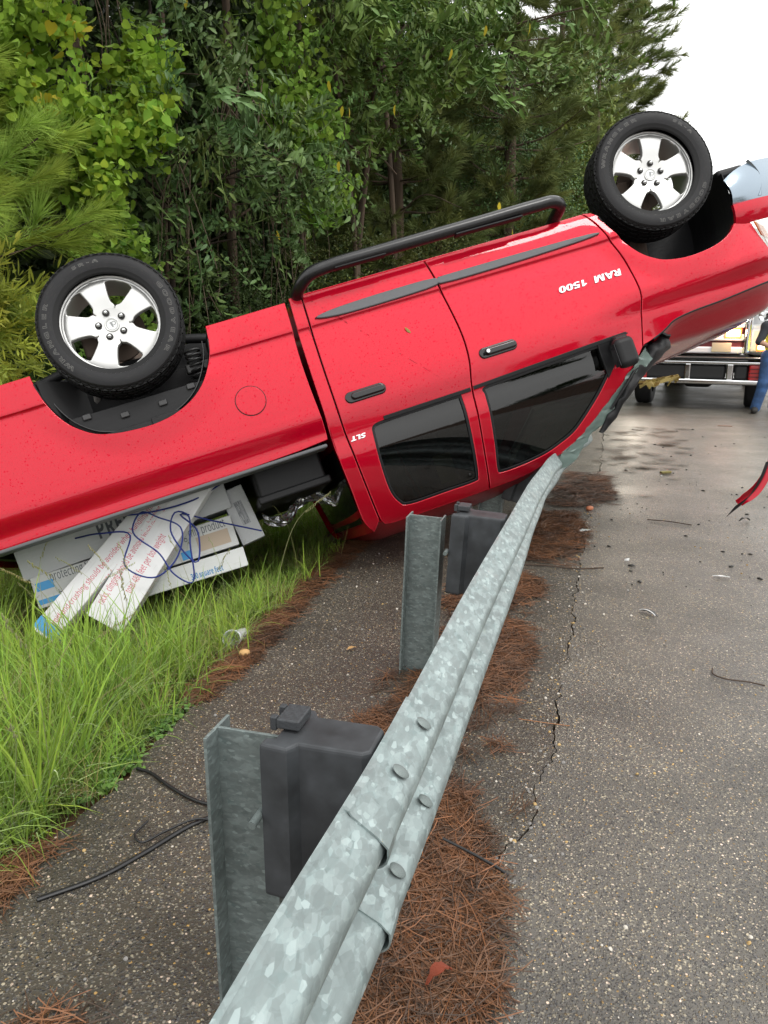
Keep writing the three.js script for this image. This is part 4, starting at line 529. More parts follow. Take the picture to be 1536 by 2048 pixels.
// one leaf as a folded fan: outline points along +y, curled
function leafShape(len, wid, kind, fold = 0.25, curl = 0.3) {
  const prof = kind === 'heart' ? [[-0.1, 0.42], [0.1, 0.95], [0.35, 1], [0.7, 0.62]] : kind === 'long' ? [[0.12, 0.55], [0.4, 1], [0.72, 0.72]] : [[0.2, 0.8], [0.6, 1]];
  const p = [0, 0, 0], id = []; const z = (t, w) => curl * len * t * t * -0.6 + fold * w * wid * 0.5;
  const mids = prof.map(([t]) => t), n = prof.length;
  for (const [t, w] of prof) { p.push(0, Math.max(0, t) * len, z(t, 0)); p.push(w * wid / 2, t * len, z(t, w)); p.push(-w * wid / 2, t * len, z(t, w)); }
  p.push(0, len, z(1, 0));
  const tip = 1 + 3 * n; id.push(0, 2, 1, 0, 1, 3);
  for (let k = 0; k < n - 1; k++) { const a = 1 + 3 * k, b = a + 3; id.push(a, a + 1, b + 1, a, b + 1, b, a, b, b + 2, a, b + 2, a + 2); }
  const a = tip - 3; id.push(a, a + 1, tip, a, tip, a + 2);
  const g = geom(p, id); g.setAttribute('uv', new THREE.Float32BufferAttribute(new Float32Array(g.attributes.position.count * 2), 2)); return g;
}
function place(g, pos, yaxis, spin) { const q = new THREE.Quaternion().setFromUnitVectors(V(0, 1, 0), yaxis.clone().normalize()).multiply(new THREE.Quaternion().setFromAxisAngle(V(0, 1, 0), spin)); return g.clone().applyQuaternion(q).translate(pos.x, pos.y, pos.z); }
// clumps, modelled along +y (the twig's direction), to be copied through a crown
function clump(seed, n, R, leaf, { droop = 0.5, flat = 0.5, len = null } = {}) { const r = RNG(seed), list = []; for (let k = 0; k < n; k++) { const p = len ? V(r.g() * R * 0.4, r() * len, r.g() * R * 0.4) : V(r.g() * R, r.g() * R * 0.8, r.g() * R); const dir = V(r.g(), r.g() * flat - droop, r.g()); if (dir.lengthSq() < 0.01) dir.y = -1; list.push(T(place(leaf, p, dir, r() * 6.28), 0, 0, 0, 0, 0, 0, r.r(0.7, 1.15))); } return merge(list); }
function twigClump(seed, n, L, leaf) { // leaves in two ranks along a drooping twig
  const r = RNG(seed), list = []; for (let k = 0; k < n; k++) { const t = (k + 0.5) / n, p = V(0.02 * r.g(), L * t, -0.35 * L * t * t), s = k % 2 ? 1 : -1; const dir = V(s * r.r(0.25, 0.7), r.r(0.1, 0.5), -0.9 - 0.5 * r()); list.push(place(leaf, p.add(V(r.g() * 0.05, r.g() * 0.04, r.g() * 0.05)), dir.add(V(r.g() * 0.5, r.g() * 0.4, r.g() * 0.5)), r.r(-1.2, 1.2) + (s > 0 ? 0.4 : -0.4))); }
  list.push(tube([V(0, 0, 0), V(0, L * 0.5, -0.09 * L), V(0, L, -0.35 * L)], 0.004, 5, 4)); return merge(list);
}
function pineShoot(seed, n, L, stem, wide) { const r = RNG(seed), p = [], id = []; for (let k = 0; k < n; k++) { const t = Math.pow(r(), 0.7), a = r() * 6.28, sp = r.r(0.3, 1.0) * (1.15 - 0.55 * t); const b = V(0, stem * t, 0), d = V(Math.cos(a) * sp, r.r(0.55, 1), Math.sin(a) * sp).normalize(), l = L * r.r(0.75, 1.1); const sd = V(-Math.sin(a), 0, Math.cos(a)).multiplyScalar(wide / 2), m = b.clone().addScaledVector(d, l * 0.55), e = b.clone().addScaledVector(d, l).add(V(0, -0.1 * l * sp, 0)); const o = p.length / 3; p.push(b.x - sd.x, b.y, b.z - sd.z, b.x + sd.x, b.y, b.z + sd.z, m.x - sd.x, m.y, m.z - sd.z, m.x + sd.x, m.y, m.z + sd.z, e.x, e.y, e.z); id.push(o, o + 1, o + 3, o, o + 3, o + 2, o + 2, o + 3, o + 4); } const g = geom(p, id); return g; }
const G = {
  heart: [1, 2, 3].map((s) => clump(s, 18, 0.2, leafShape(0.084, 0.08, 'heart', 0.18, 0.4), { droop: 0.75, flat: 0.4 })),
  cherry: [4, 5, 6].map((s) => twigClump(s, 16, 0.5, leafShape(0.1, 0.036, 'long', 0.3, 0.35))),
  small: [7, 8, 9].map((s) => clump(s, 46, 0.2, leafShape(0.042, 0.02, 'oval', 0.2, 0.2), { droop: 0.1, flat: 1 })),
  mid: [10, 11, 12].map((s) => clump(s, 26, 0.26, leafShape(0.085, 0.036, 'long', 0.25, 0.3), { droop: 0.35, flat: 0.8 })),
  far: [13, 14, 15].map((s) => clump(s, 34, 0.42, leafShape(0.13, 0.075, 'oval', 0.2, 0.2), { droop: 0.3, flat: 0.8 })),
  willow: [16, 17].map((s) => clump(s, 26, 0.1, leafShape(0.11, 0.017, 'long', 0.2, 0.1), { droop: -0.7, flat: 0.5, len: 0.3 })),
  pine: [18, 19, 20].map((s) => pineShoot(s, 100, 0.2, 0.15, 0.0032)),
  pineFar: [21, 22].map((s) => pineShoot(s, 70, 0.3, 0.34, 0.009)),
};
const LM = { heart: leafMat(1, 1, 1, 0.97, 0.4), dull: phy({ color: lin(1, 1, 1), roughness: 0.45, specularIntensity: 0.5, side: THREE.DoubleSide }), needle: leafMat(1, 1, 1, 0.97, 0.25) };
const dummy = new THREE.Object3D(), UPV = V(0, 1, 0);
function copies(name, geo, mat, list, parent) { // list: {p, dir, spin, s, c}
  const im = new THREE.InstancedMesh(geo, mat, list.length); im.name = name; im.castShadow = im.receiveShadow = true; im.userData.kind = 'stuff';
  list.forEach((e, i) => { dummy.position.copy(e.p); dummy.quaternion.setFromUnitVectors(UPV, e.dir.clone().normalize()); if (e.spin) dummy.quaternion.multiply(new THREE.Quaternion().setFromAxisAngle(UPV, e.spin)); dummy.scale.setScalar(e.s || 1); dummy.updateMatrix(); im.setMatrixAt(i, dummy.matrix); im.setColorAt(i, e.c); });
  im.instanceMatrix.needsUpdate = true; if (parent) parent.add(im); return im;
}
function tint(r, base, v = 0.3, warm = 0.15) { const k = Math.exp(r.g() * v), w = r.g() * warm; return lin(base[0] * k * (1 + w), base[1] * k, base[2] * k * (1 - w)); }
function limb(pts, r0, r1, n = 7) { const c = new THREE.CatmullRomCurve3(pts), seg = 5 * pts.length, f = c.computeFrenetFrames(seg, false), p = [], uv = [], id = []; for (let j = 0; j <= seg; j++) { const q = c.getPoint(j / seg), R = lerp(r0, r1, j / seg); for (let i = 0; i <= n; i++) { const a = i / n * 6.2832, d = f.normals[j].clone().multiplyScalar(Math.cos(a) * R).addScaledVector(f.binormals[j], Math.sin(a) * R); p.push(q.x + d.x, q.y + d.y, q.z + d.z); uv.push(i / n, j / seg * 4); } } for (let j = 0; j < seg; j++) for (let i = 0; i < n; i++) { const a = j * (n + 1) + i, b = a + n + 1; id.push(a, b, b + 1, a, b + 1, a + 1); } return geom(p, id, uv); }
// a broadleaf tree or bush: base point, blobs of foliage [x,y,z,rx,ry,rz,count], kind of clump
function broadleaf(name, label, category, base, blobs, { kind = 'mid', mat = LM.dull, col = [0.06, 0.11, 0.03], seed = 1, size = 1, trunk = 0.12, droop = 0, v = 0.3, group = null, bark = barkMat, rare = null, shell = 0.5 } = {}) {
  const t = thing(name, label, category, group), r = RNG(seed * 131 + 7), lists = G[kind].map(() => []);
  t.position.copy(base);
  for (const [x, y, z, rx, ry, rz, n] of blobs) for (let k = 0; k < n; k++) {
    const a = r() * 6.2832, b = Math.acos(r.r(-1, 1)), q = Math.pow(r(), shell), d = V(Math.sin(b) * Math.cos(a), Math.cos(b), Math.sin(b) * Math.sin(a));
    const p = V(x + d.x * rx * q, y + d.y * ry * q, z + d.z * rz * q); if (p.y < 0.05) continue;
    if (vnoise(p.x * 1.7 + 90, p.y * 1.7 + p.z * 1.3 + 90, 4096) < 0.3) continue;
    const dir = d.clone().multiplyScalar(0.7).add(V(r.g() * 0.6, 0.3 - droop, r.g() * 0.6)); if (dir.lengthSq() < 0.01) dir.y = 1;
    const c = rare && r() < rare[3] ? lin(rare[0], rare[1], rare[2]) : tint(r, col, v);
    lists[r.i(lists.length)].push({ p, dir, spin: r() * 6.28, s: size * r.r(0.75, 1.3), c });
  }
  lists.forEach((l, i) => l.length && copies('crown', G[kind][i], mat, l, t));
  const wood = []; const main = blobs.reduce((a, b) => (b[1] > a[1] ? b : a)); const top = V(main[0] * 0.5, main[1], main[2] * 0.5);
  wood.push(limb([V(0, -0.4, 0), V(r.g() * 0.1, top.y * 0.35, r.g() * 0.1), V(top.x * 0.6 + r.g() * 0.15, top.y * 0.7, top.z * 0.6), top], trunk, trunk * 0.3));
  mesh('trunk', wood[0], bark, t);
  blobs.forEach(([x, y, z, rx, ry, rz]) => { const f = clamp(y / top.y, 0.2, 0.8) * 0.9; const a = V(top.x * f * f, top.y * f, top.z * f * f), e = V(x, y, z); for (let k = 0; k < 2; k++) { const e2 = e.clone().add(V(r.g() * rx * 0.7, r.g() * ry * 0.6, r.g() * rz * 0.7)); mesh('limb', limb([a, a.clone().lerp(e2, 0.5).add(V(r.g() * 0.15, 0.12 * ry, r.g() * 0.15)), e2], trunk * 0.32, 0.008, 5), bark, t); } });
  return t;
}
function pine(name, label, base, H, { seed = 1, low = 0.15, spread = 2.2, whorls = 16, per = 5, shoots = 9, kind = 'pineFar', col = [0.055, 0.09, 0.025], trunk = 0.16, group = null, size = 1, taper = 0.82 } = {}) {
  const t = thing(name, label, 'pine tree', group), r = RNG(seed * 977 + 3), lists = G[kind].map(() => []); t.position.copy(base);
  mesh('trunk', limb([V(0, -0.4, 0), V(0.05, H * 0.4, 0.05), V(-0.05, H * 0.75, 0), V(0, H, 0)], trunk, 0.02, 9), barkMat, t); const br = [];
  for (let w = 0; w < whorls; w++) { const f = w / (whorls - 1), y = H * lerp(low, 0.985, f), L0 = spread * (1 - taper * f) * (0.55 + 0.45 * sst(0, 0.25, f)); const a0 = r() * 6.28;
    for (let b = 0; b < per; b++) { const a = a0 + b / per * 6.28 + r.g() * 0.3, L = L0 * r.r(0.7, 1.15), up = r.r(0.05, 0.4) * L; const A = V(0, y, 0), B = V(Math.cos(a) * L * 0.5, y + up * 0.3 - 0.03 * L, Math.sin(a) * L * 0.5), C = V(Math.cos(a) * L, y + up, Math.sin(a) * L); br.push(limb([A, B, C], trunk * 0.16 * (1.2 - f), 0.006, 4)); const cv = new THREE.CatmullRomCurve3([A, B, C]);
      for (let k = 0; k < shoots; k++) { const q = r.r(0.35, 1), p = cv.getPoint(q); const dir = V(Math.cos(a) + r.g() * 0.9, 0.35 + r.g() * 0.4, Math.sin(a) + r.g() * 0.9); p.add(V(r.g() * 0.16 * L * 0.6, r.g() * 0.12, r.g() * 0.16 * L * 0.6)); lists[r.i(lists.length)].push({ p, dir, spin: r() * 6.28, s: size * r.r(0.7, 1.15), c: tint(r, col, 0.25, 0.12) }); } } }
  mesh('branches', merge(br), barkMat, t); lists.forEach((l, i) => copies('crown', G[kind][i], LM.needle, l, t)); return t;
}
const at = (d, s, y = null) => { const q = rd(d, s); q.y = y === null ? groundY(d, s) : y; return q; };
// blobs are given in the tree's own metres, x to the road's right, z towards the camera
const wp = (x, f) => { const [d, s2] = toRoad(x, -f); return at(d, s2); };
broadleaf('vine_tree', 'tree smothered in bright heart-shaped vine leaves beside the long-needled young pine', 'tree', wp(-4.3, 7.9), [[0.5, 4.5, 0.2, 1.1, 0.9, 0.8, 300], [1.3, 3.75, 0.0, 0.7, 0.7, 0.6, 170], [0.3, 5.6, 0, 1.5, 0.9, 1.0, 240], [1.5, 2.9, -0.1, 0.3, 0.5, 0.3, 40], [2.0, 4.5, -0.5, 0.6, 0.4, 0.5, 50], [0.2, 3.6, 0.1, 0.9, 0.8, 0.6, 150], [2.1, 3.8, -0.2, 0.5, 0.35, 0.4, 34]], { kind: 'heart', mat: LM.heart, col: [0.27, 0.42, 0.045], seed: 2, v: 0.34, droop: 0.2, rare: [0.5, 0.42, 0.03, 0.012] });
pine('young_pine', 'young pine with long bright needles at the edge of the woods', wp(-3.75, 6.4), 4.4, { seed: 3, low: 0.46, spread: 1.8, whorls: 6, per: 6, shoots: 8, kind: 'pine', col: [0.27, 0.37, 0.055], trunk: 0.06, size: 1.45 });
broadleaf('willow_shrub', 'yellow-green narrow-leaved shrub below the young pine', 'shrub', wp(-3.35, 6.1), [[0.2, 2.0, -0.1, 0.4, 0.6, 0.4, 120], [0.1, 1.2, 0.1, 0.5, 0.5, 0.5, 80]], { kind: 'willow', mat: LM.heart, col: [0.34, 0.37, 0.05], seed: 4, trunk: 0.025 });
// bushes behind the pickup's bed
broadleaf('glossy_bush', 'dark glossy bush behind the pickup bed and rear wheel', 'bush', wp(-4.0, 8.7), [[0, 1.2, 0, 1.1, 1.1, 0.8, 330], [1.4, 1.0, -0.5, 0.9, 0.9, 0.8, 260], [-0.9, 1.2, 0.4, 0.9, 1.0, 0.8, 240], [2.6, 0.9, -0.6, 0.8, 0.8, 0.7, 200]], { kind: 'mid', col: [0.055, 0.1, 0.025], seed: 5, trunk: 0.03, v: 0.35 });
broadleaf('vine_bush', 'small heart-leaved vine climbing up behind the rear wheel', 'vine', wp(-2.75, 8.1), [[0, 1.9, 0, 0.3, 0.5, 0.3, 40], [0.1, 1.0, 0, 0.45, 0.4, 0.4, 40], [0.2, 2.7, 0, 0.2, 0.4, 0.2, 14]], { kind: 'heart', mat: LM.heart, col: [0.17, 0.29, 0.045], seed: 6, trunk: 0.012, bark: paleBark });
// cherry-like tree with drooping leaves
broadleaf('drooping_tree', 'slender pale-stemmed tree with drooping dull green leaves and a few yellow ones', 'tree', wp(-2.3, 9.0), [[0.4, 4.0, 0.3, 0.9, 0.5, 0.7, 85], [-0.6, 3.6, 0.3, 0.7, 0.45, 0.6, 70], [1.2, 3.7, -0.1, 0.6, 0.35, 0.5, 70], [0.2, 2.9, 0.2, 0.55, 0.35, 0.45, 54], [0.5, 2.2, 0.1, 0.45, 0.35, 0.4, 44], [-0.2, 5.2, 0.2, 0.9, 0.5, 0.7, 50], [1.0, 3.0, -0.3, 0.4, 0.3, 0.4, 20]], { kind: 'cherry', col: [0.1, 0.165, 0.05], seed: 7, trunk: 0.05, droop: 0.6, bark: paleBark });
broadleaf('overhanging_tree', 'tall tree whose leafy drooping branches overhang the top of the woods', 'tree', wp(-0.4, 12.2), [[0.2, 5.5, 1.6, 1.4, 0.6, 1.0, 200], [1.7, 5.3, 1.4, 1.2, 0.7, 1.0, 200], [0.4, 6.4, 0.8, 1.8, 0.8, 1.2, 200], [-0.6, 4.7, 1.0, 0.8, 0.45, 0.7, 60], [0.6, 4.6, 1.4, 0.6, 0.4, 0.6, 50], [2.6, 6.0, 0.6, 1.2, 0.8, 1.2, 150], [1.0, 7.6, 0, 2.6, 0.9, 2, 160]], { kind: 'cherry', col: [0.12, 0.195, 0.045], seed: 8, size: 1.1, trunk: 0.08, droop: 0.5 });
broadleaf('vine_clump', 'loose vine with round leaves hanging between the drooping tree and the overhanging tree', 'vine', wp(-0.95, 9.9), [[0, 4.3, 0, 0.5, 0.6, 0.4, 60], [0.2, 3.4, 0, 0.35, 0.5, 0.3, 34], [-0.3, 5.3, 0, 0.6, 0.6, 0.5, 34]], { kind: 'heart', mat: LM.heart, col: [0.2, 0.33, 0.045], seed: 9, trunk: 0.015 });
{ // single yellow leaves on the drooping tree
  const r = RNG(17), l = []; for (let k = 0; k < 15; k++) { const q = wp(r.r(-3.0, 1.6), 8.4 + r()); q.y = r.r(2.3, 4.9); l.push({ p: q, dir: V(r.g() * 0.3, -1, r.g() * 0.3), spin: r() * 6, s: 1, c: tint(r, [0.5, 0.4, 0.03], 0.2) }); }
  tag(copies('yellow_leaves', leafShape(0.11, 0.045, 'long', 0.3, 0.3), LM.heart, l, scene), 'scattered yellow leaves hanging among the green twigs', 'leaves');
}
// understorey along the edge, seen over the upturned chassis
const understorey = [
  [-2.0, 10.2, 'dark small-leaved bush under the drooping tree', [0.07, 0.11, 0.032], 1.0, 'small'],
  [-1.0, 11.2, 'olive green small-leaved bush behind the pickup cab', [0.08, 0.105, 0.024], 1.05, 'small'],
  [0.4, 13.2, 'olive brown fine-leaved bush behind the black side step', [0.095, 0.11, 0.026], 1.2, 'small'],
  [1.6, 15.4, 'mid green bush beside the olive fine-leaved ones', [0.07, 0.125, 0.035], 1.4, 'small'],
  [2.8, 18.0, 'tall blue-green sapling behind the front of the side step', [0.08, 0.145, 0.05], 1.8, 'small'],
  [4.6, 21.5, 'yellow-green sapling behind the front wheel', [0.15, 0.2, 0.035], 2.0, 'mid'],
  [6.0, 26.0, 'pale green leafy sapling below the roadside pines', [0.12, 0.17, 0.04], 2.1, 'mid'],
];
understorey.forEach(([d, s, label, col, k, kind], i) => broadleaf('understorey_bush', label, 'bush', wp(d, s), [[0, 1.1 * k, 0, 1.25 * k, 1.1 * k, 1.1 * k, 300], [0.5 * k, 2.2 * k, -0.3, 0.9 * k, 0.9 * k, 0.9 * k, 170], [-0.9 * k, 0.9 * k, 0.4, 1.0 * k, 0.8 * k, 0.8 * k, 170], ...(k > 1.2 ? [[0.2, 3.3 * k, 0, 0.8 * k, 0.9 * k, 0.8 * k, 150]] : [])], { kind, col, seed: 20 + i, trunk: 0.05, size: 0.9 + 0.5 * (k - 1), v: 0.35 }));
// pines
pine('roadside_pine', 'tall roadside pine, its crown reaching furthest out against the white sky', wp(7.9, 31), 15, { seed: 41, low: 0.06, spread: 3.7, whorls: 24, per: 7, shoots: 17, size: 1.3, col: [0.15, 0.185, 0.055], taper: 0.6 });
pine('roadside_pine', 'tall slender pine directly left of the outermost roadside pine', wp(5.0, 24), 14, { taper: 0.65, seed: 42, low: 0.18, spread: 2.7, whorls: 18, per: 6, shoots: 13, size: 1.1, col: [0.15, 0.185, 0.055] });
pine('roadside_pine', 'dark pine with dense long needles behind the overhanging tree', wp(2.3, 15.5), 11, { seed: 43, low: 0.3, spread: 2.0, whorls: 16, per: 6, shoots: 14, col: [0.15, 0.185, 0.055] });
pine('roadside_pine', 'far pine low against the sky behind the front wheel', wp(12.6, 48), 13, { seed: 44, low: 0.03, spread: 3.0, whorls: 18, per: 6, shoots: 12, size: 1.4, col: [0.15, 0.185, 0.055] });
pine('roadside_pine', 'pine in the shade deep between the bushes behind the cab', wp(0.2, 14.8), 9, { seed: 45, low: 0.15, spread: 2.2, whorls: 16, per: 6, shoots: 12, col: [0.15, 0.185, 0.055] });
pine('roadside_pine', 'pine whose loose top sprig stands alone against the sky', wp(5.1, 20), 10.5, { seed: 46, low: 0.7, spread: 1.9, whorls: 6, per: 5, shoots: 7, size: 0.9, trunk: 0.05, col: [0.15, 0.185, 0.055] });
// bare trunks and hanging dead vines in the shade
{
  const r = RNG(88);
  [[-3.4, 9.6, 0.06], [-2.6, 9.9, 0.05], [-2.0, 11.2, 0.08], [-1.2, 12, 0.06], [-3.6, 11, 0.1], [0.2, 13.5, 0.06], [-0.4, 11.4, 0.04], [1.2, 15.5, 0.08]].forEach(([d, s, w], i) => {
    const t = thing('bare_trunk', 'bare forest trunk standing in the shade behind the bushes', 'tree trunk', 'trunks in the shade of the woods'); t.position.copy(wp(d, s));
    mesh('trunk', limb([V(0, -0.3, 0), V(r.g() * 0.15, 3, r.g() * 0.15), V(r.g() * 0.4, 6, r.g() * 0.3), V(r.g() * 0.6, 9, r.g() * 0.5)], w, w * 0.5, 9), barkMat, t);
    for (let k = 0; k < 3; k++) { const y = r.r(1.5, 5), a = r() * 6.28; mesh('branch', limb([V(0, y, 0), V(Math.cos(a) * 0.6, y + 0.3, Math.sin(a) * 0.6), V(Math.cos(a) * 1.4, y + r.g() * 0.5, Math.sin(a) * 1.4)], w * 0.25, 0.006, 5), barkMat, t); }
  });
  const vm = std({ color: lin(0.12, 0.09, 0.06), roughness: 0.9 });
  [[-2.9, 8.6, 5.0, 0.8], [-1.6, 9.4, 4.4, 0.6], [-1.3, 9.7, 3.6, 0.5], [-2.2, 8.7, 3.3, 0.4], [-0.9, 11.0, 4.4, 0.6]].forEach(([d, s, y, w], i) => {
    const list = []; for (let k = 0; k < 14; k++) { const a = V(r.g() * w * 0.5, y + r.g() * 0.4, r.g() * 0.4), e = V(r.g() * w, y - r.r(0.8, 2.6), r.g() * 0.5); list.push(limb([a, a.clone().lerp(e, 0.4).add(V(r.g() * 0.25, 0.1, r.g() * 0.2)), a.clone().lerp(e, 0.8).add(V(r.g() * 0.2, -0.1, r.g() * 0.2)), e], 0.007, 0.003, 4)); }
    const o = one('dead_vine', merge(list), vm, 'tangle of bare brown vine stems hanging in the woods', 'vine', 'bare vines hanging in the woods'); o.position.copy(wp(d, s)); o.position.y = 0;
  });
}
// the wood's depth: foliage nobody could count
{
  const r = RNG(99), lists = G.far.map(() => []);
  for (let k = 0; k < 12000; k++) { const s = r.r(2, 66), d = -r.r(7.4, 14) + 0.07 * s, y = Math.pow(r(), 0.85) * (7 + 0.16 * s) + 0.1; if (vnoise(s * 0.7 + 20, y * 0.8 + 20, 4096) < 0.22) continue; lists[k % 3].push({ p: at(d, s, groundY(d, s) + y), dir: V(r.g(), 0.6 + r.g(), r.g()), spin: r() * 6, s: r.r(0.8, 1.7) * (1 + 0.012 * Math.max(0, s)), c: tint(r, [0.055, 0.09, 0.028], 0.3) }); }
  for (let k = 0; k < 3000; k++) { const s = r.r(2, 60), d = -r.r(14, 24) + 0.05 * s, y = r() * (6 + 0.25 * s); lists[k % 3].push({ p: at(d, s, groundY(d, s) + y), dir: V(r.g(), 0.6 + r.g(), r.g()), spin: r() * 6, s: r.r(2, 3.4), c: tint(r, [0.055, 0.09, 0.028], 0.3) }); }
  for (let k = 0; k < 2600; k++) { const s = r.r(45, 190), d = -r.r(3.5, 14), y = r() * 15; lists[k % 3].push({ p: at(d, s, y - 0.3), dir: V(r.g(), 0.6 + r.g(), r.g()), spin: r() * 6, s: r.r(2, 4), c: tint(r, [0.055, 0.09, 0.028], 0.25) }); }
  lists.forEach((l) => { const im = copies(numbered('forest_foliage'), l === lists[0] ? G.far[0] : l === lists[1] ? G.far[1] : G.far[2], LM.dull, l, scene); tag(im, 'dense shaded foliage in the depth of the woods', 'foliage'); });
  const shadeCanopy = []; for (let k = 0; k < 3200; k++) { const f = r.r(4, 40), x = -r.r(0, 9) + 0.25 * f - 1.2, [d, s] = toRoad(x, -f), lowest = Math.max(6.4, 2.9 + 0.42 * f); if (d > -3.4) continue; shadeCanopy.push({ p: at(d, s, lowest + r() * 3), dir: V(r.g(), 0.6 + r.g(), r.g()), spin: r() * 6, s: r.r(1.6, 2.8), c: tint(r, [0.055, 0.09, 0.028], 0.3) }); }  // unseen canopy, added above the view to block top light from the woods
  tag(copies(numbered('forest_foliage'), G.far[1], LM.dull, shadeCanopy, scene), 'leafy canopy added out of view above the woods to darken them', 'foliage');
  // trees across the road, mirrored in the side windows
  for (let k = 0; k < 6; k++) broadleaf('opposite_tree', 'broad tree on the far side of the road', 'tree', at(44 + r.r(0, 4), -20 + k * 9 + r.g(), -0.2), [[0, 5.5, 0, 3.4, 3.2, 3.2, 170], [1, 8.5, 1, 2.6, 2.4, 2.6, 110], [-1, 2.5, 0, 3, 2, 2.6, 110]], { kind: 'far', col: [0.05, 0.08, 0.025], seed: 60 + k, size: 2, trunk: 0.2, group: 'trees across the road' });
}
// ---------- grass, needles, gravel ----------
function blade(r, L, w, lean, az, seg = 6) { const p = [], id = [], c = Math.cos(az), s = Math.sin(az); let x = 0, y = 0, a = lean * 0.35; const bend = lean * r.r(1.2, 2.2) / seg; for (let k = 0; k <= seg; k++) { const t = k / seg, hw = w / 2 * Math.pow(1 - t, 0.65) * (0.7 + 0.3 * Math.min(1, t * 6)); p.push(x * c - s * hw, y, x * s + c * hw, x * c + s * hw, y, x * s - c * hw); x += Math.sin(a) * L / seg; y += Math.cos(a) * L / seg; a += bend; } for (let k = 0; k < seg; k++) { const o = 2 * k; id.push(o, o + 1, o + 3, o, o + 3, o + 2); } return geom(p, id); }
function tuft(seed, n, L, R, w, lean) { const r = RNG(seed), l = []; for (let k = 0; k < n; k++) l.push(blade(r, L * r.r(0.5, 1.1), w * r.r(0.6, 1.2), r.r(0.15, lean), r() * 6.28).translate(r.g() * R, 0, r.g() * R)); return merge(l); }
const grassMat = phy({ color: lin(1, 1, 1), roughness: 0.95, transmission: 0.35, thickness: 0, side: THREE.DoubleSide });
const tufts = [tuft(1, 14, 0.38, 0.06, 0.008, 1.0), tuft(2, 14, 0.48, 0.06, 0.009, 1.15), tuft(3, 18, 0.28, 0.07, 0.006, 1.2), tuft(4, 10, 0.56, 0.04, 0.0105, 0.95), tuft(5, 12, 0.66, 0.05, 0.013, 1.0)];
{
  const r = RNG(42), lists = tufts.map(() => []), inv = pickup.matrixWorld.clone().invert(), tmp = V(0, 0, 0);
  const add = (d, s, k, sc, c) => { const p = at(d, s); tmp.copy(p).applyMatrix4(inv); let f = 1; if (tmp.x > -1.2 && tmp.x < 2.4 && tmp.z > -0.9 && tmp.z < 1.05) f = tmp.x > 0.95 ? 0.18 : tmp.z < -0.55 ? 0.85 : 0.5; lists[k].push({ p, dir: V(r.g() * 0.2, 1, r.g() * 0.2), spin: r() * 6.28, s: sc * f, c }); };
  for (let k = 0; k < 6200; k++) { const s = 0.2 + 7.4 * Math.pow(r(), 1.1), u = Math.pow(r(), 1.25) * 3.6 + 0.03, d = edgeBase(s) - u; const thin = sst(0, 0.16, u); if (r() > thin * (s > 2.7 && s < 5 ? sst(0.02, 0.3, u) : 1)) continue; const fresh = vnoise(d * 1.3 + 9, s * 1.3 + 9, 4096); const kk = u < 0.25 ? (r() < 0.6 ? 2 : 0) : s < 2.6 ? [1, 3, 0, 1][r.i(4)] : [0, 2, 0, 1][r.i(4)]; const dry = r() < 0.11; add(d, s, kk, r.r(0.7, 1.15) * (0.8 + 0.45 * fresh) * (s < 2.7 ? 1.05 : 0.95), dry ? lin(0.32, 0.27, 0.09) : tint(r, [0.17 + 0.08 * fresh, 0.29 + 0.08 * fresh, 0.025], 0.38, 0.16)); }
  for (let k = 0; k < 210; k++) { const s = r.r(0.9, 3.0), d = edgeBase(s) - r.r(0.12, 1.3); add(d, s, 4, r.r(0.65, 1.05), tint(r, [0.23, 0.37, 0.03], 0.22, 0.14)); }
  for (let k = 0; k < 3600; k++) { const s = r.r(3, 26), d = edgeBase(s) - r.r(2.2, 7.5); add(d, s, [0, 1, 2][r.i(3)], r.r(0.8, 1.4), tint(r, [0.19, 0.31, 0.026], 0.25)); }
  for (let k = 0; k < 1500; k++) { const s = r.r(7, 40), d = edgeBase(s) - r.r(0.05, 4.5); add(d, s, [0, 1, 2][r.i(3)], r.r(0.8, 1.3), tint(r, [0.19, 0.31, 0.026], 0.25)); }
  lists.forEach((l, i) => { const im = copies(numbered('verge_grass'), tufts[i], grassMat, l, scene); tag(im, 'long bright green grass growing along the paved shoulder', 'grass'); });
  // tall seed stems
  const stemG = merge([limb([V(0, 0, 0), V(0.02, 0.3, 0), V(0.1, 0.58, 0), V(0.26, 0.74, 0)], 0.0018, 0.001, 4), ...Array.from({ length: 16 }, (_, k) => { const q = RNG(k); return new THREE.SphereGeometry(0.004, 5, 3).scale(0.7, 2, 0.7).translate(0.14 + k * 0.0085, 0.63 + k * 0.0078 - 0.012 * q(), q.g() * 0.008); })]);
  const st = []; for (let k = 0; k < 90; k++) { const s = r.r(1.2, 5.5), d = edgeBase(s) - r.r(0.05, 1.7); st.push({ p: at(d, s), dir: V(r.g() * 0.35, 1, r.g() * 0.35), spin: r() * 6.28, s: r.r(0.6, 1.05), c: tint(r, [0.3, 0.3, 0.1], 0.2) }); }
  tag(copies('grass_stems', stemG, grassMat, st, scene), 'thin straw-coloured seed stems rising above the verge grass', 'grass');
  // low clover at the pavement's edge
  const cl = leafShape(0.018, 0.018, 'heart', 0.1, 0.1), clg = clump(77, 16, 0.03, cl, { droop: -0.2, flat: 0.3 }), cls = [];
  for (let k = 0; k < 60; k++) { const s = r.r(1.9, 2.9), d = edgeBase(s) - r.r(-0.03, 0.14); cls.push({ p: at(d, s).add(V(0, 0.03, 0)), dir: V(r.g() * 0.2, 1, r.g() * 0.2), spin: r() * 6, s: r.r(0.8, 1.2), c: tint(r, [0.13, 0.26, 0.04], 0.2) }); }
  tag(copies('clover', clg, grassMat, cls, scene), 'low bright clover creeping over the edge of the pavement', 'clover');
}
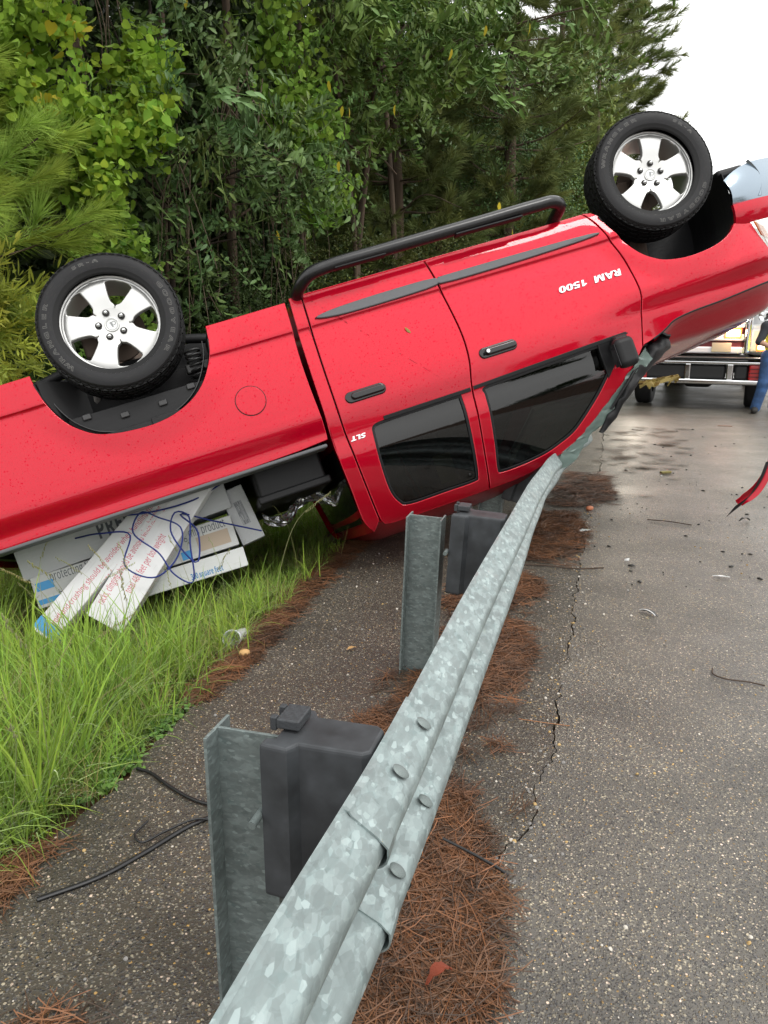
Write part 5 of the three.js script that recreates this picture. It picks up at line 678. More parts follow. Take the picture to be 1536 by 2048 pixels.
{ // fallen pine needles
  const needleMat = std({ color: lin(1, 1, 1), roughness: 0.6, side: THREE.DoubleSide });
  const bundle = (seed, n, R, L, flat) => { const r = RNG(seed), p = [], id = []; for (let k = 0; k < n; k++) { const a = r() * 6.28 * flat + (1 - flat) * r.g() * 0.7, l = L * r.r(0.5, 1.1), c = V(r.g() * R, 0.003 + 0.016 * r() * r(), r.g() * R * (flat < 1 ? 0.35 : 1)), d = V(Math.cos(a), r.g() * 0.1, Math.sin(a)), n2 = V(-Math.sin(a), 0, Math.cos(a)), b = r.g() * 0.15 * l, w = 0.0011; const o = p.length / 3; for (let j = 0; j <= 3; j++) { const t = j / 3 - 0.5, q = c.clone().addScaledVector(d, t * l).addScaledVector(n2, b * (0.25 - t * t) * 4); const y = Math.max(0.0025, q.y); p.push(q.x - n2.x * w, y, q.z - n2.z * w, q.x + n2.x * w, y + 0.0008, q.z + n2.z * w); } for (let j = 0; j < 3; j++) { const e = o + 2 * j; id.push(e, e + 2, e + 3, e, e + 3, e + 1); } } return geom(p, id); };
  const B = [bundle(1, 16, 0.045, 0.15, 1), bundle(2, 16, 0.05, 0.16, 1), bundle(3, 14, 0.06, 0.17, 0.2)];
  const r = RNG(8), inPoly = (x, y, q) => { let c = false; for (let i = 0, j = q.length - 1; i < q.length; j = i++) if ((q[i][1] > y) !== (q[j][1] > y) && x < (q[j][0] - q[i][0]) * (y - q[i][1]) / (q[j][1] - q[i][1]) + q[i][0]) c = !c; return c; };
  const mats = [
    [[[-0.62, 0.3], [-0.62, 1.2], [-0.56, 1.9], [-0.5, 2.3], [-0.42, 2.36], [-0.35, 2.15], [-0.25, 1.98], [-0.19, 1.82], [-0.17, 1.6], [-0.2, 1.3], [-0.22, 0.3]], 1250, 'brown pine needles heaped along the rail around the post with the spliced beam'],
    [[[-0.86, 2.46], [-0.75, 2.8], [-0.66, 3.2], [-0.5, 3.9], [-0.36, 3.72], [-0.28, 3.52], [-0.3, 3.22], [-0.42, 3.02], [-0.56, 2.85], [-0.7, 2.45]], 900, 'brown pine needles fanned out around the middle post'],
    [[[-0.8, 4.0], [-0.62, 4.6], [-0.42, 4.66], [-0.29, 4.46], [-0.48, 3.95], [-0.6, 3.9]], 320, 'small pointed drift of brown pine needles between two posts'],
    [[[-0.75, 4.9], [-0.6, 6.3], [-0.2, 6.4], [-0.07, 5.7], [-0.12, 5.3], [-0.26, 5.0]], 700, 'brown pine needles around the post beneath the pickup'],
    [[[-0.45, 6.6], [-0.3, 8.2], [0.1, 8.0], [0.12, 7.0], [-0.1, 6.6]], 260, 'thin drift of needles beyond the end of the bent rail'],
    [[[-1.75, 2.7], [-1.85, 5.2], [-1.6, 5.2], [-1.58, 4.0], [-1.53, 3.1], [-1.55, 2.6]], 900, 'reddish needle litter along the edge between grass and pavement'],
    [[[-1.7, 1.0], [-1.68, 1.7], [-1.53, 1.62], [-1.5, 1.2], [-1.52, 0.9]], 260, 'reddish needle litter under the drooping grass blades'],
    [[[-1.25, 0.8], [-1.3, 1.2], [-1.02, 1.22], [-0.95, 0.9]], 22, 'thin scatter of needles on the pavement behind the rail'],
  ];
  for (const [poly, n, label] of mats) {
    const lists = B.map(() => []); const xs = poly.map((p) => p[0]), ys = poly.map((p) => p[1]); let k = 0, g = 0;
    while (k < n && g++ < n * 30) { const d = r.r(Math.min(...xs), Math.max(...xs)), s = r.r(Math.min(...ys), Math.max(...ys)); if (!inPoly(d, s, poly) && r() > 0.04) continue; k++; const p = at(d, s); if (d > edgeBase(s)) p.y = 0.001 + 0.014 * r() * r(); else p.y += 0.012; lists[r() < 0.12 ? 2 : k % 2].push({ p, dir: V(r.g() * 0.06, 1, r.g() * 0.06), spin: r() * 6.28, s: r.r(0.75, 1.2), c: tint(r, r() < 0.35 ? [0.06, 0.03, 0.015] : [0.14, 0.06, 0.025], 0.45, 0.12) }); }
    const grp = new THREE.Group(); grp.name = numbered('pine_needles'); grp.userData.kind = 'stuff'; tag(grp, label, 'needles'); scene.add(grp); lists.forEach((l, i) => l.length && copies('needles', B[i], needleMat, l, grp));
  }
  // washed-out streaks on the wet road ahead
  const st = []; for (let k = 0; k < 90; k++) { const s = r.r(7, 12), d = r.r(-0.1, 0.9) + (s - 9) * 0.1; if (vnoise(d * 3 + 40, s * 2.2 + 40, 4096) < 0.45) continue; st.push({ p: rd(d, s, 0.001), dir: V(0, 1, 0), spin: 0.3 + 0.3 * r.g(), s: r.r(0.8, 1.6), c: tint(r, [0.2, 0.12, 0.07], 0.3) }); }
  tag(copies('needle_streaks', B[2], needleMat, st, scene), 'needles washed into streaks across the wet road', 'needles');
  // loose stones
  const stone = new THREE.IcosahedronGeometry(0.005, 1); { const p = stone.attributes.position, q = RNG(5); for (let i = 0; i < p.count; i++) { const k = 0.8 + 0.4 * vnoise(p.getX(i) * 300 + 5, p.getY(i) * 300 + p.getZ(i) * 200 + 5, 64); p.setXYZ(i, p.getX(i) * k, p.getY(i) * k * 0.6, p.getZ(i) * k); } stone.computeVertexNormals(); }
  const sl = []; for (let k = 0; k < 2600; k++) { const near = r() < 0.35, s = near ? r.r(1.2, 7) : r.r(0.8, 7), d = near ? crackAt(s) + r.g() * 0.1 : r.r(-1.5, 2.2); const w = r(); sl.push({ p: rd(d, s, 0.0015), dir: V(r.g(), 1, r.g()), spin: r() * 6, s: 0.35 + 1.1 * Math.pow(r(), 4), c: w < 0.25 ? lin(0.42, 0.28, 0.11) : w < 0.55 ? lin(0.5, 0.46, 0.4) : lin(0.2, 0.19, 0.18) }); }
  tag(copies('gravel', stone, std({ color: lin(1, 1, 1), roughness: 0.6 }), sl, scene), 'loose pale and tan grit scattered on the asphalt', 'gravel');
}
// ---------- small debris ----------
{
  const r = RNG(19), black = std({ color: lin(0.012, 0.012, 0.013), roughness: 0.4 }), white = std({ color: lin(0.75, 0.76, 0.76), roughness: 0.35 }), wood = std({ color: lin(0.06, 0.04, 0.028), roughness: 0.85 }), tan = std({ color: lin(0.5, 0.3, 0.12), roughness: 0.7 });
  const shard = (L, w, curl, seed) => { const q = RNG(seed); const e = Array.from({ length: 11 }, () => 0.55 + 0.6 * q()); return slab(10, 3, (u, v) => [(u - 0.5) * L, 0.006 + curl * (0.25 - (u - 0.5) ** 2) + 0.004 * v, (v - 0.5) * w * e[Math.round(u * 10)] * Math.sin(Math.PI * clamp(u, 0.08, 0.95))], 0.003); };
  const put = (name, g, m, d, s, turn, label, cat, y = 0.002, group) => { const o = one(name, g, m, label, cat, group); o.position.copy(rd(d, s, y)); o.rotation.y = turn; return o; };
  const bs = put('plastic_shard', shard(0.11, 0.045, 0.06, 1), black, 0.3, 4.15, -0.7 - RA, 'black and white curved plastic shard lying alone on the wet lane', 'plastic shard');
  mesh('white_edge', shard(0.1, 0.014, 0.06, 2).translate(0, 0.006, 0.012), white, bs);
  put('plastic_shard', shard(0.1, 0.03, 0.02, 3), white, 0.76, 4.92, -RA, 'flat white plastic shard on the wet lane', 'plastic shard');
  put('plastic_shard', shard(0.09, 0.06, 0.1, 4), black, 1.12, 6.45, 0.2, 'crumpled black plastic bit below the dangling red trim', 'plastic shard');
  put('glass_shard', shard(0.12, 0.06, 0.04, 5), phy({ color: lin(0.8, 0.85, 0.85), transmission: 0.3, roughness: 0.15, thickness: 0 }), -0.09, 5.78, 0.5, 'curved bright glass or lens shard beside the needle drift', 'glass shard');
  put('wood_chip', box(0.12, 0.022, 0.04, 0, 0.012, 0, 0.004), std({ color: lin(0.2, 0.17, 0.06), roughness: 0.8 }), 0.65, 8.38, 0.3, 'greenish brown chip of wood on the road ahead', 'wood chip');
  put('twig', tube([V(-0.06, 0.006, -0.04), V(-0.05, 0.006, 0.02), V(0.0, 0.008, 0.05), V(0.1, 0.006, 0.03), V(0.16, 0.006, 0.035)], 0.0035, 20, 5), wood, 0.6, 3.47, -0.5, 'bent dark twig curled on the wet lane', 'twig');
  put('twig', tube([V(-0.3, 0.006, 0.02), V(-0.1, 0.008, 0.0), V(0.1, 0.006, 0.02), V(0.28, 0.008, -0.03)], 0.005, 24, 5), wood, -0.22, 4.86, 0.05 - RA, 'thin crooked twig lying across the crack in the pavement', 'twig');
  put('twig', tube([V(-0.17, 0.006, -0.02), V(0, 0.01, 0.0), V(0.16, 0.006, 0.03)], 0.004, 20, 5), wood, 0.55, 6.25, -0.1 - RA, 'thin dark twig lying flat ahead of the white shard', 'twig');
  put('stick', tube([V(-0.1, 0.04, -0.03), V(-0.02, 0.03, 0.0), V(0.06, 0.016, 0.03), V(0.1, 0.008, 0.05)], 0.0045, 20, 6), black, -0.28, 1.95, -0.2, 'black stick poking out of the needle heap', 'stick');
  // torn black rubber strips on the pavement behind the rail
  const rubberM = std({ color: lin(0.01, 0.01, 0.011), roughness: 0.45 });
  put('rubber_strip', tube([[-1.41, 1.46], [-1.3, 1.585], [-1.24, 1.7], [-1.17, 1.86], [-1.12, 1.93]].map(([d, s]) => rd(d, s, 0.008)), 0.0085, 40, 6).scale(1, 0.7, 1), rubberM, 0, 0, 0, 'long torn black rubber strip lying on the pavement behind the rail', 'rubber strip', 0);
  put('rubber_strip', tube([[-1.3, 1.83], [-1.3, 1.76], [-1.26, 1.735], [-1.22, 1.8], [-1.16, 1.88], [-1.08, 1.9], [-1.06, 1.95]].map(([d, s]) => rd(d, s, 0.018)), 0.004, 50, 5), rubberM, 0, 0, 0, 'thin curled black cord lying over the torn rubber strip', 'cord', 0);
  put('rubber_strip', tube([[-1.51, 2.09], [-1.45, 2.08], [-1.35, 2.03], [-1.22, 1.98], [-1.12, 1.97]].map(([d, s]) => rd(d, s, 0.009)), 0.006, 40, 6), rubberM, 0, 0, 0, 'straight black rubber strip running from the grass to the post', 'rubber strip', 0);
  put('bark_flake', box(0.09, 0.008, 0.02, 0, 0.005, 0, 0.003), wood, -1.0, 4.25, -0.4, 'small dark bark flake on the pavement by the cab', 'bark flake');
  put('tan_stone', new THREE.IcosahedronGeometry(0.028, 2).scale(1, 0.7, 0.8).translate(0, 0.014, 0), tan, -1.57, 3.07, 0.3, 'pale tan stone at the foot of the grass', 'stone');
  put('orange_stone', new THREE.IcosahedronGeometry(0.03, 2).scale(1.2, 0.7, 0.8).translate(0, 0.014, 0), std({ color: lin(0.55, 0.2, 0.1), roughness: 0.6 }), -0.07, 6.52, 0.3, 'orange-brown stone beside the crack', 'stone');
  put('red_leaf', shard(0.075, 0.035, 0.12, 9), std({ color: lin(0.2, 0.04, 0.018), roughness: 0.6 }), -0.29, 1.49, 0.6, 'wet red-brown dead leaf on the needle heap', 'leaf', 0.02);
  put('dead_leaf', shard(0.05, 0.03, 0.03, 10), tan, -1.1, 3.27, 0.6, 'small tan dead leaf on the pavement', 'leaf');
  put('needle_straw', tube([V(-0.1, 0.004, 0), V(0, 0.005, 0.004), V(0.1, 0.004, 0)], 0.0018, 10, 4), std({ color: lin(0.3, 0.13, 0.05), roughness: 0.6 }), -0.15, 2.82, -RA, 'straight orange pine straw lying across the crack', 'needle');
  put('splinter', box(0.2, 0.008, 0.02, 0, 0.006, 0, 0.003), std({ color: lin(0.2, 0.07, 0.03), roughness: 0.7 }), 1.75, 12.5, -RA, 'reddish splinter of wood on the road before the white truck', 'splinter');
  { const lf = one('stuck_leaf', leafShape(0.05, 0.018, 'long', 0.1, 0.1), leafMat(0.3, 0.24, 0.08, 0.9, 0.2), 'small brownish leaf stuck flat to the wet red rear door', 'leaf'); const lp = V(1.62, 0.55, -(halfWidth(1.62, 0.55) + 0.003)); lf.position.copy(pickup.localToWorld(lp)); lf.quaternion.copy(pickup.quaternion).multiply(new THREE.Quaternion().setFromEuler(new THREE.Euler(0.03, 0, 2.6))); }
  const bits = []; const bg = new THREE.TetrahedronGeometry(0.014, 1).scale(1.4, 0.5, 0.8); for (let k = 0; k < 130; k++) { const s = r.r(4.5, 12), d = r.r(-0.05, 2.2) * Math.min(1, s / 8) + (s > 8 ? r.r(0, 1) : 0); bits.push({ p: rd(d, s, 0.003), dir: V(r.g() * 0.3, 1, r.g() * 0.3), spin: r() * 6, s: 0.35 + 1.3 * Math.pow(r(), 3), c: r() < 0.12 ? lin(0.5, 0.5, 0.5) : lin(0.02, 0.018, 0.016) }); }
  tag(copies('crash_bits', bg, std({ color: lin(1, 1, 1), roughness: 0.5 }), bits, scene), 'tiny dark bits of bark and plastic strewn over the wet road', 'debris');
}
// ---------- emergency truck on the road ahead ----------
{
  const fx = thing('emergency_truck', 'white emergency truck with red stripes and lit headlamps parked on the road ahead', 'truck'); fx.position.set(5.92, 0, -14.62); fx.rotation.y = -0.45;   // x: its left as seen from the front, z: towards the camera
  const white = phy({ color: lin(0.78, 0.79, 0.8), roughness: 0.3, clearcoat: 0.8 }), red = phy({ color: lin(0.5, 0.01, 0.012), roughness: 0.35, clearcoat: 0.6 }), darkRed = std({ color: lin(0.1, 0.012, 0.016), roughness: 0.5 }), blk = std({ color: lin(0.015, 0.015, 0.016), roughness: 0.6 }), lime = std({ color: lin(0.55, 0.62, 0.05), roughness: 0.5 });
  mesh('bumper', merge([box(2.5, 0.07, 0.34, 0, 0.83, 0.72, 0.03), box(2.5, 0.09, 0.36, 0, 0.5, 0.74, 0.03), box(0.1, 0.3, 0.3, -0.15, 0.66, 0.73, 0.02), box(0.11, 0.3, 0.3, 0.54, 0.66, 0.73, 0.02), box(0.1, 0.3, 0.3, -0.95, 0.66, 0.73, 0.02)]), chrome, fx);
  for (const [x, w] of [[-0.52, 0.74], [0.17, 0.6], [0.72, 0.22]]) mesh('bumper_recess', box(w, 0.25, 0.2, x, 0.665, 0.72, 0.05), blk, fx);
  for (const s of [-1, 1]) { const e = mesh('bumper_end', box(0.42, 0.26, 0.3, s * 1.05, 0.665, 0.73, 0.03), red, fx); for (let k = 0; k < 3; k++) mesh('stripe', box(0.42, 0.012, 0.01, s * 1.05, 0.6 + 0.065 * k, 0.885, 0.003), darkRed, e); }
  mesh('step_plate', box(2.5, 0.03, 0.5, 0, 0.905, 0.7, 0.012), blk, fx);
  const grille = mesh('grille', merge([box(1.5, 1.0, 0.12, -0.05, 1.45, 0.36, 0.05)]), darkRed, fx);
  for (let k = 0; k < 4; k++) mesh('grille_bar', box(1.5, 0.12, 0.1, -0.05, 1.03 + 0.225 * k, 0.44, 0.03), white, grille);
  mesh('nose_frame', merge([box(0.12, 1.02, 0.2, -0.86, 1.46, 0.38, 0.05), box(0.12, 1.02, 0.2, 0.76, 1.46, 0.38, 0.05), box(1.7, 0.1, 0.22, -0.05, 1.98, 0.37, 0.04)]), chrome, fx);
  mesh('number_plate', box(0.32, 0.16, 0.02, 0.35, 1.08, 0.5, 0.006), std({ color: lin(0.5, 0.45, 0.3), roughness: 0.5 }), fx);
  const lampGlow = std({ color: lin(1, 0.95, 0.85), emissive: lin(1, 0.9, 0.72), emissiveIntensity: 2.6, roughness: 0.2 }), amberGlow = std({ color: lin(0.9, 0.25, 0.05), emissive: lin(1, 0.22, 0.03), emissiveIntensity: 0.7, roughness: 0.3 });
  for (const s of [-1, 1]) { // lamp cluster each side of the grille
    const hs = mesh('lamp_housing', box(0.42, 0.42, 0.16, s * 1.02, 1.2, 0.4, 0.05), white, fx);
    mesh('headlamp', box(0.24, 0.17, 0.04, s * 1.06, 1.14, 0.485, 0.02), lampGlow, fx); mesh('lamp_bezel', merge([box(0.3, 0.025, 0.03, s * 1.06, 1.245, 0.485), box(0.3, 0.025, 0.03, s * 1.06, 1.035, 0.485), box(0.025, 0.22, 0.03, s * 1.06 - 0.14, 1.14, 0.485), box(0.025, 0.22, 0.03, s * 1.06 + 0.14, 1.14, 0.485)]), amberGlow, hs);
    mesh('marker_lamp', box(0.22, 0.12, 0.04, s * 0.52, 1.33, 0.5, 0.02), lampGlow, fx); mesh('marker_bezel', merge([box(0.27, 0.02, 0.03, s * 0.52, 1.405, 0.5), box(0.27, 0.02, 0.03, s * 0.52, 1.255, 0.5), box(0.02, 0.17, 0.03, s * 0.52 - 0.125, 1.33, 0.5), box(0.02, 0.17, 0.03, s * 0.52 + 0.125, 1.33, 0.5)]), amberGlow, fx);
    const L = new THREE.SpotLight(new THREE.Color(1, 0.9, 0.74), 3, 40, 0.75, 0.6, 2); L.position.set(s * 1.06, 1.14, 0.56); L.target.position.set(s * 1.06, 0.2, 6); L.castShadow = true; L.shadow.radius = 4; fx.add(L); fx.add(L.target);
    const P = new THREE.PointLight(new THREE.Color(1, 0.55, 0.42), 0.4, 25, 2); P.position.set(s * 0.52, 1.33, 0.62); P.castShadow = true; P.shadow.radius = 3; fx.add(P);
    mesh('fender', box(0.5, 0.55, 1.5, s * 1.0, 1.22, -0.3, 0.14), white, fx);
    const w = new THREE.Group(); w.name = 'wheel'; fx.add(w); w.position.set(s * 0.95, 0.49, 0); const ty = mesh('tyre', new THREE.LatheGeometry([[0.28, -0.13], [0.3, -0.145], [0.44, -0.15], [0.485, -0.12], [0.49, -0.06], [0.482, -0.05], [0.49, -0.04], [0.49, 0.04], [0.482, 0.05], [0.49, 0.06], [0.485, 0.12], [0.44, 0.15], [0.3, 0.145], [0.28, 0.13]].map((p) => new THREE.Vector2(...p)), 40).rotateZ(Math.PI / 2), blk, w); mesh('rim', new THREE.CylinderGeometry(0.28, 0.24, 0.2, 24).rotateZ(Math.PI / 2), white, w);
    const mr = mesh('mirror', merge([box(0.2, 0.42, 0.1, s * 1.45, 2.3, -0.4, 0.04), rod(V(s * 1.1, 2.0, -0.5), V(s * 1.45, 2.1, -0.4), 0.018), rod(V(s * 1.1, 2.5, -0.5), V(s * 1.45, 2.45, -0.4), 0.018)]), chrome, fx);
    mesh('side_stripe', box(0.02, 0.3, 5.5, s * 1.235, 1.5, -4.6, 0.004), red, fx);
  }
  mesh('hood', slab(12, 8, (u, v) => { const k = u * 2 - 1; return [k * (1.0 + 0.05 * v), 2.0 + 0.12 * v - 0.12 * k * k * k * k, lerp(0.42, -1.1, v)]; }, 0.03), white, fx);
  mesh('horn', new THREE.CylinderGeometry(0.09, 0.03, 0.2, 20, 1, true).rotateX(Math.PI / 2).translate(0.98, 1.62, 0.45), chrome, fx);
  mesh('cab', merge([box(2.3, 0.75, 1.9, 0, 1.7, -2.0, 0.1), box(2.2, 0.12, 1.5, 0, 2.95, -2.0, 0.05), rod(V(-1.05, 2.05, -1.1), V(-1.0, 2.95, -1.5), 0.05), rod(V(1.05, 2.05, -1.1), V(1.0, 2.95, -1.5), 0.05)]), white, fx);
  mesh('windshield', slab(8, 4, (u, v) => [lerp(-1.05, 1.05, u), lerp(2.08, 2.92, v), lerp(-1.08, -1.5, v)], 0.02), phy({ color: lin(0.03, 0.035, 0.04), roughness: 0.05 }), fx);
  const lb = mesh('light_bar', box(1.7, 0.15, 0.3, 0, 3.1, -1.7, 0.05), red, fx);
  mesh('body', box(2.44, 2.3, 4.6, 0, 2.0, -5.3, 0.06), white, fx);
  mesh('chassis', merge([box(0.9, 0.25, 6.5, 0, 0.72, -2.9), box(1.9, 0.12, 0.16, 0, 0.45, 0.02, 0.04), box(0.5, 0.3, 0.5, 0, 0.5, 0.1, 0.1), box(2.3, 0.3, 1.2, 0, 0.7, -1.6)]), blk, fx);
  for (const s of [-1, 1]) mesh('rear_wheel', new THREE.CylinderGeometry(0.49, 0.49, 0.5, 32).rotateZ(Math.PI / 2).translate(s * 0.9, 0.49, -5.4), blk, fx);
}
// ---------- bystander at the truck's corner ----------
{
  // skeleton in metres, z towards the camera; capsule chains joined with a smooth minimum
  const J = { hipL: [-0.1, 0.95, 0], kneeL: [-0.17, 0.5, 0.05], ankL: [-0.24, 0.09, 0.0], toeL: [-0.33, 0.04, 0.1], hipR: [0.1, 0.95, 0], kneeR: [0.14, 0.5, -0.06], ankR: [0.2, 0.09, -0.16], toeR: [0.14, 0.04, -0.03], pel: [0, 1.0, 0], waist: [0, 1.14, 0.0], chest: [0.0, 1.36, 0.0], neck: [0, 1.52, 0.0], shL: [-0.2, 1.45, 0], elL: [-0.33, 1.2, 0.04], wrL: [-0.17, 1.1, 0.18], shR: [0.2, 1.45, 0], elR: [0.32, 1.2, 0.02], wrR: [0.2, 1.06, 0.18] };
  const bones = { trousers: [['hipL', 'kneeL', 0.118, 0.092], ['kneeL', 'ankL', 0.092, 0.082], ['hipR', 'kneeR', 0.118, 0.092], ['kneeR', 'ankR', 0.092, 0.082], ['hipL', 'hipR', 0.115, 0.115], ['pel', 'waist', 0.14, 0.135]], body: [['pel', 'waist', 0.125, 0.125], ['waist', 'chest', 0.14, 0.16], ['chest', 'neck', 0.14, 0.06], ['shL', 'shR', 0.085, 0.085], ['shL', 'elL', 0.062, 0.05], ['elL', 'wrL', 0.046, 0.032], ['shR', 'elR', 0.062, 0.05], ['elR', 'wrR', 0.046, 0.032], ['hipL', 'kneeL', 0.08, 0.058], ['kneeL', 'ankL', 0.058, 0.042], ['hipR', 'kneeR', 0.08, 0.058], ['kneeR', 'ankR', 0.058, 0.042], ['ankL', 'toeL', 0.045, 0.035], ['ankR', 'toeR', 0.045, 0.035]], vest: [['waist', 'chest', 0.152, 0.172], ['shL', 'shR', 0.082, 0.082]], shirt: [['shL', 'elL', 0.074, 0.064], ['shR', 'elR', 0.074, 0.064], ['chest', 'neck', 0.15, 0.07], ['shL', 'shR', 0.092, 0.092]], shoe: [] };
  const dist = (p, list, k) => { let d = 9; for (const [a, b, ra, rb] of list) { const A = a.isVector3 ? a.clone() : V(...J[a]), B = b.isVector3 ? b : V(...J[b]), ab = B.clone().sub(A), t = clamp(p.clone().sub(A).dot(ab) / ab.lengthSq()), e = p.distanceTo(A.addScaledVector(ab, t)) - lerp(ra, rb, t); const h = clamp(0.5 + 0.5 * (d - e) / k); d = lerp(d, e, h) - k * h * (1 - h); } return d; };
  function solid(list, lo, hi, res, k, cutf) { const size = Math.max(hi.x - lo.x, hi.y - lo.y, hi.z - lo.z) / 2, c = lo.clone().add(hi).multiplyScalar(0.5), mc = new MarchingCubes(res, new THREE.MeshBasicMaterial(), false, false, 120000); mc.isolation = 0; const hf = res / 2; for (let z = 0; z < res; z++) for (let y = 0; y < res; y++) for (let x = 0; x < res; x++) { const p = V((x - hf) / hf * size + c.x, (y - hf) / hf * size + c.y, (z - hf) / hf * size + c.z); let d = dist(p, list, k); if (cutf) d = Math.max(d, cutf(p)); mc.field[x + y * res + z * res * res] = -d + 1.37e-5; } mc.update(); const n = mc.count, g = new THREE.BufferGeometry(); const P = mc.positionArray.slice(0, n * 3), N = mc.normalArray.slice(0, n * 3); for (let i = 0; i < n; i++) { P[3 * i] = P[3 * i] * size + c.x; P[3 * i + 1] = P[3 * i + 1] * size + c.y; P[3 * i + 2] = P[3 * i + 2] * size + c.z; } g.setAttribute('position', new THREE.BufferAttribute(P, 3)); g.setAttribute('normal', new THREE.BufferAttribute(N, 3)); return merge([g]); }
  const man = thing('person', 'person in faded blue jeans, dark shirt and lime safety vest standing beside the white truck', 'person'); man.position.set(6.62, 0, -13.3); man.rotation.y = 0.15;
  const skin = std({ color: lin(0.42, 0.24, 0.16), roughness: 0.6 }), lo = V(-0.55, -0.02, -0.55), hi = V(0.55, 1.6, 0.55);
  const body = [solid(bones.body, lo, hi, 72, 0.05)];
  // head with face, and hands with fingers
  const H = V(-0.01, 1.66, 0.0), hd = [[V(0, 1.5, 0), V(0, 1.6, 0), 0.055, 0.055], [H.clone().add(V(0, 0.03, -0.01)), H.clone().add(V(0, 0.045, -0.02)), 0.088, 0.09], [H.clone().add(V(0, -0.05, 0.03)), H.clone().add(V(0, -0.07, 0.045)), 0.055, 0.04], [H.clone().add(V(0, 0.01, 0.085)), H.clone().add(V(0, -0.025, 0.105)), 0.012, 0.017], [H.clone().add(V(-0.085, -0.01, -0.01)), H.clone().add(V(-0.09, 0.025, -0.015)), 0.014, 0.017], [H.clone().add(V(0.085, -0.01, -0.01)), H.clone().add(V(0.09, 0.025, -0.015)), 0.014, 0.017], [H.clone().add(V(-0.02, -0.055, 0.082)), H.clone().add(V(0.02, -0.055, 0.082)), 0.01, 0.01]];
  body.push(solid(hd, V(-0.13, 1.46, -0.15), V(0.13, 1.82, 0.15), 60, 0.02));
  for (const s of [-1, 1]) { const w = V(...J[s < 0 ? 'wrL' : 'wrR']), f = V(-s * 0.6, -0.45, 0.65).normalize(), u = V(0, 0.8, 0.55).normalize(), side = new THREE.Vector3().crossVectors(f, u).normalize(), up = new THREE.Vector3().crossVectors(side, f), list = [[w, w.clone().addScaledVector(f, 0.05), 0.028, 0.03], [w.clone().addScaledVector(f, 0.04).addScaledVector(up, 0.02), w.clone().addScaledVector(f, 0.08).addScaledVector(up, 0.022), 0.022, 0.016], [w.clone().addScaledVector(f, 0.04).addScaledVector(up, -0.02), w.clone().addScaledVector(f, 0.08).addScaledVector(up, -0.022), 0.022, 0.016]]; for (let k = 0; k < 4; k++) { const a = w.clone().addScaledVector(f, 0.08).addScaledVector(up, 0.03 - 0.02 * k), l = [0.04, 0.045, 0.042, 0.034][k], b = a.clone().addScaledVector(f, l).addScaledVector(side, 0.01), c = b.clone().addScaledVector(f, l * 0.4).addScaledVector(side, 0.03); list.push([a, b, 0.0095, 0.009], [b, c, 0.009, 0.008]); } const th = w.clone().addScaledVector(f, 0.025).addScaledVector(up, 0.03); list.push([th, th.clone().addScaledVector(f, 0.035).addScaledVector(up, 0.03), 0.012, 0.01], [th.clone().addScaledVector(f, 0.035).addScaledVector(up, 0.03), th.clone().addScaledVector(f, 0.06).addScaledVector(up, 0.035), 0.01, 0.009]); const c0 = w.clone().addScaledVector(f, 0.07); body.push(solid(list, c0.clone().addScalar(-0.11), c0.clone().addScalar(0.11), 60, 0.008)); }
  mesh('body', merge(body), skin, man);
  const jeanTex = tex(256, (u, v) => { const k = 0.6 + 0.5 * fbm(u, v, 5, 4) - 0.08 * ((u * 128) % 1); return [0.26 * k, 0.4 * k, 0.6 * k]; });
  const tp = (g) => { const p = g.attributes.position, uv = g.attributes.uv; for (let i = 0; i < p.count; i++) uv.setXY(i, p.getX(i) + p.getZ(i), p.getY(i)); return g; };
  mesh('jeans', tp(solid(bones.trousers, lo, hi, 72, 0.04, (p) => p.y - 1.06)), std({ map: rep(jeanTex, 2), roughness: 0.9 }), man);
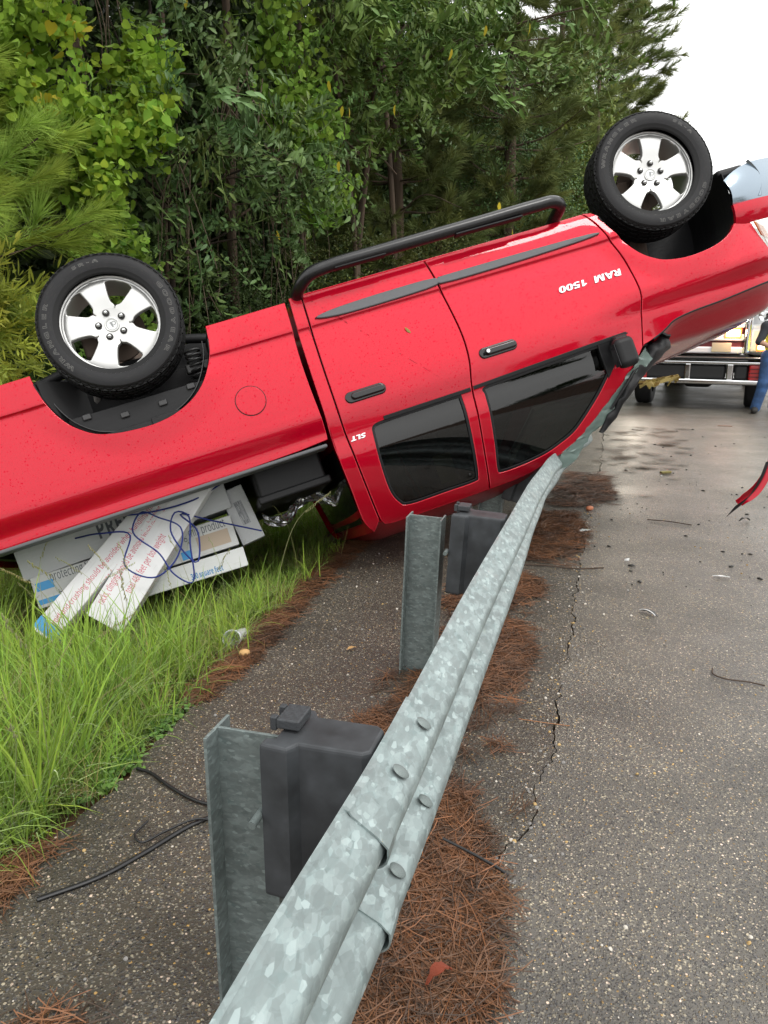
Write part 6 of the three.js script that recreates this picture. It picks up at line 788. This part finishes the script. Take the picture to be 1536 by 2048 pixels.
  mesh('shirt', solid(bones.shirt, lo, hi, 72, 0.04), std({ color: lin(0.03, 0.032, 0.04), roughness: 0.9 }), man);
  const vest = mesh('safety_vest', solid([['waist', 'chest', 0.158, 0.178], ['chest', 'neck', 0.165, 0.05], ['pel', 'waist', 0.14, 0.15]], lo, hi, 72, 0.04, (p) => Math.max(1.0 - p.y, p.y - 1.47, Math.abs(p.x) - 0.19)), std({ color: lin(0.6, 0.75, 0.03), roughness: 0.7 }), man);
  mesh('vest_stripe', solid([['waist', 'chest', 0.161, 0.181], ['pel', 'waist', 0.143, 0.153]], lo, hi, 72, 0.04, (p) => Math.max(1.1 - p.y, p.y - 1.15, Math.abs(p.x) - 0.195)), std({ color: lin(0.75, 0.3, 0.05), roughness: 0.5 }), vest);
  mesh('belt', solid([['pel', 'waist', 0.14, 0.14], ['hipL', 'hipR', 0.108, 0.108]], lo, hi, 72, 0.04, (p) => Math.max(0.99 - p.y, p.y - 1.04)), std({ color: lin(0.02, 0.016, 0.012), roughness: 0.6 }), man);
  for (const s of ['L', 'R']) mesh('shoe', solid([[V(...J['ank' + s]).add(V(0, -0.02, 0)), V(...J['toe' + s]).add(V(0, 0.01, 0)), 0.062, 0.05]], V(-0.5, -0.03, -0.4), V(0.5, 0.3, 0.4), 64, 0.03, (p) => 0.0017 - p.y), std({ color: lin(0.015, 0.014, 0.013), roughness: 0.7 }), man);
  mesh('hair', solid([[H.clone().add(V(0, 0.05, -0.025)), H.clone().add(V(0, 0.06, -0.035)), 0.094, 0.094]], V(-0.13, 1.5, -0.17), V(0.13, 1.85, 0.13), 50, 0.02, (p) => (p.z - 0.03) * 0.8 - (p.y - 1.7)), std({ color: lin(0.03, 0.02, 0.014), roughness: 0.8 }), man);
  for (const s of [-1, 1]) mesh('eye', new THREE.SphereGeometry(0.011, 10, 8).translate(H.x + s * 0.032, H.y + 0.015, H.z + 0.082), std({ color: lin(0.7, 0.7, 0.68), roughness: 0.3 }), man);
}
renderer.render(scene, camera);
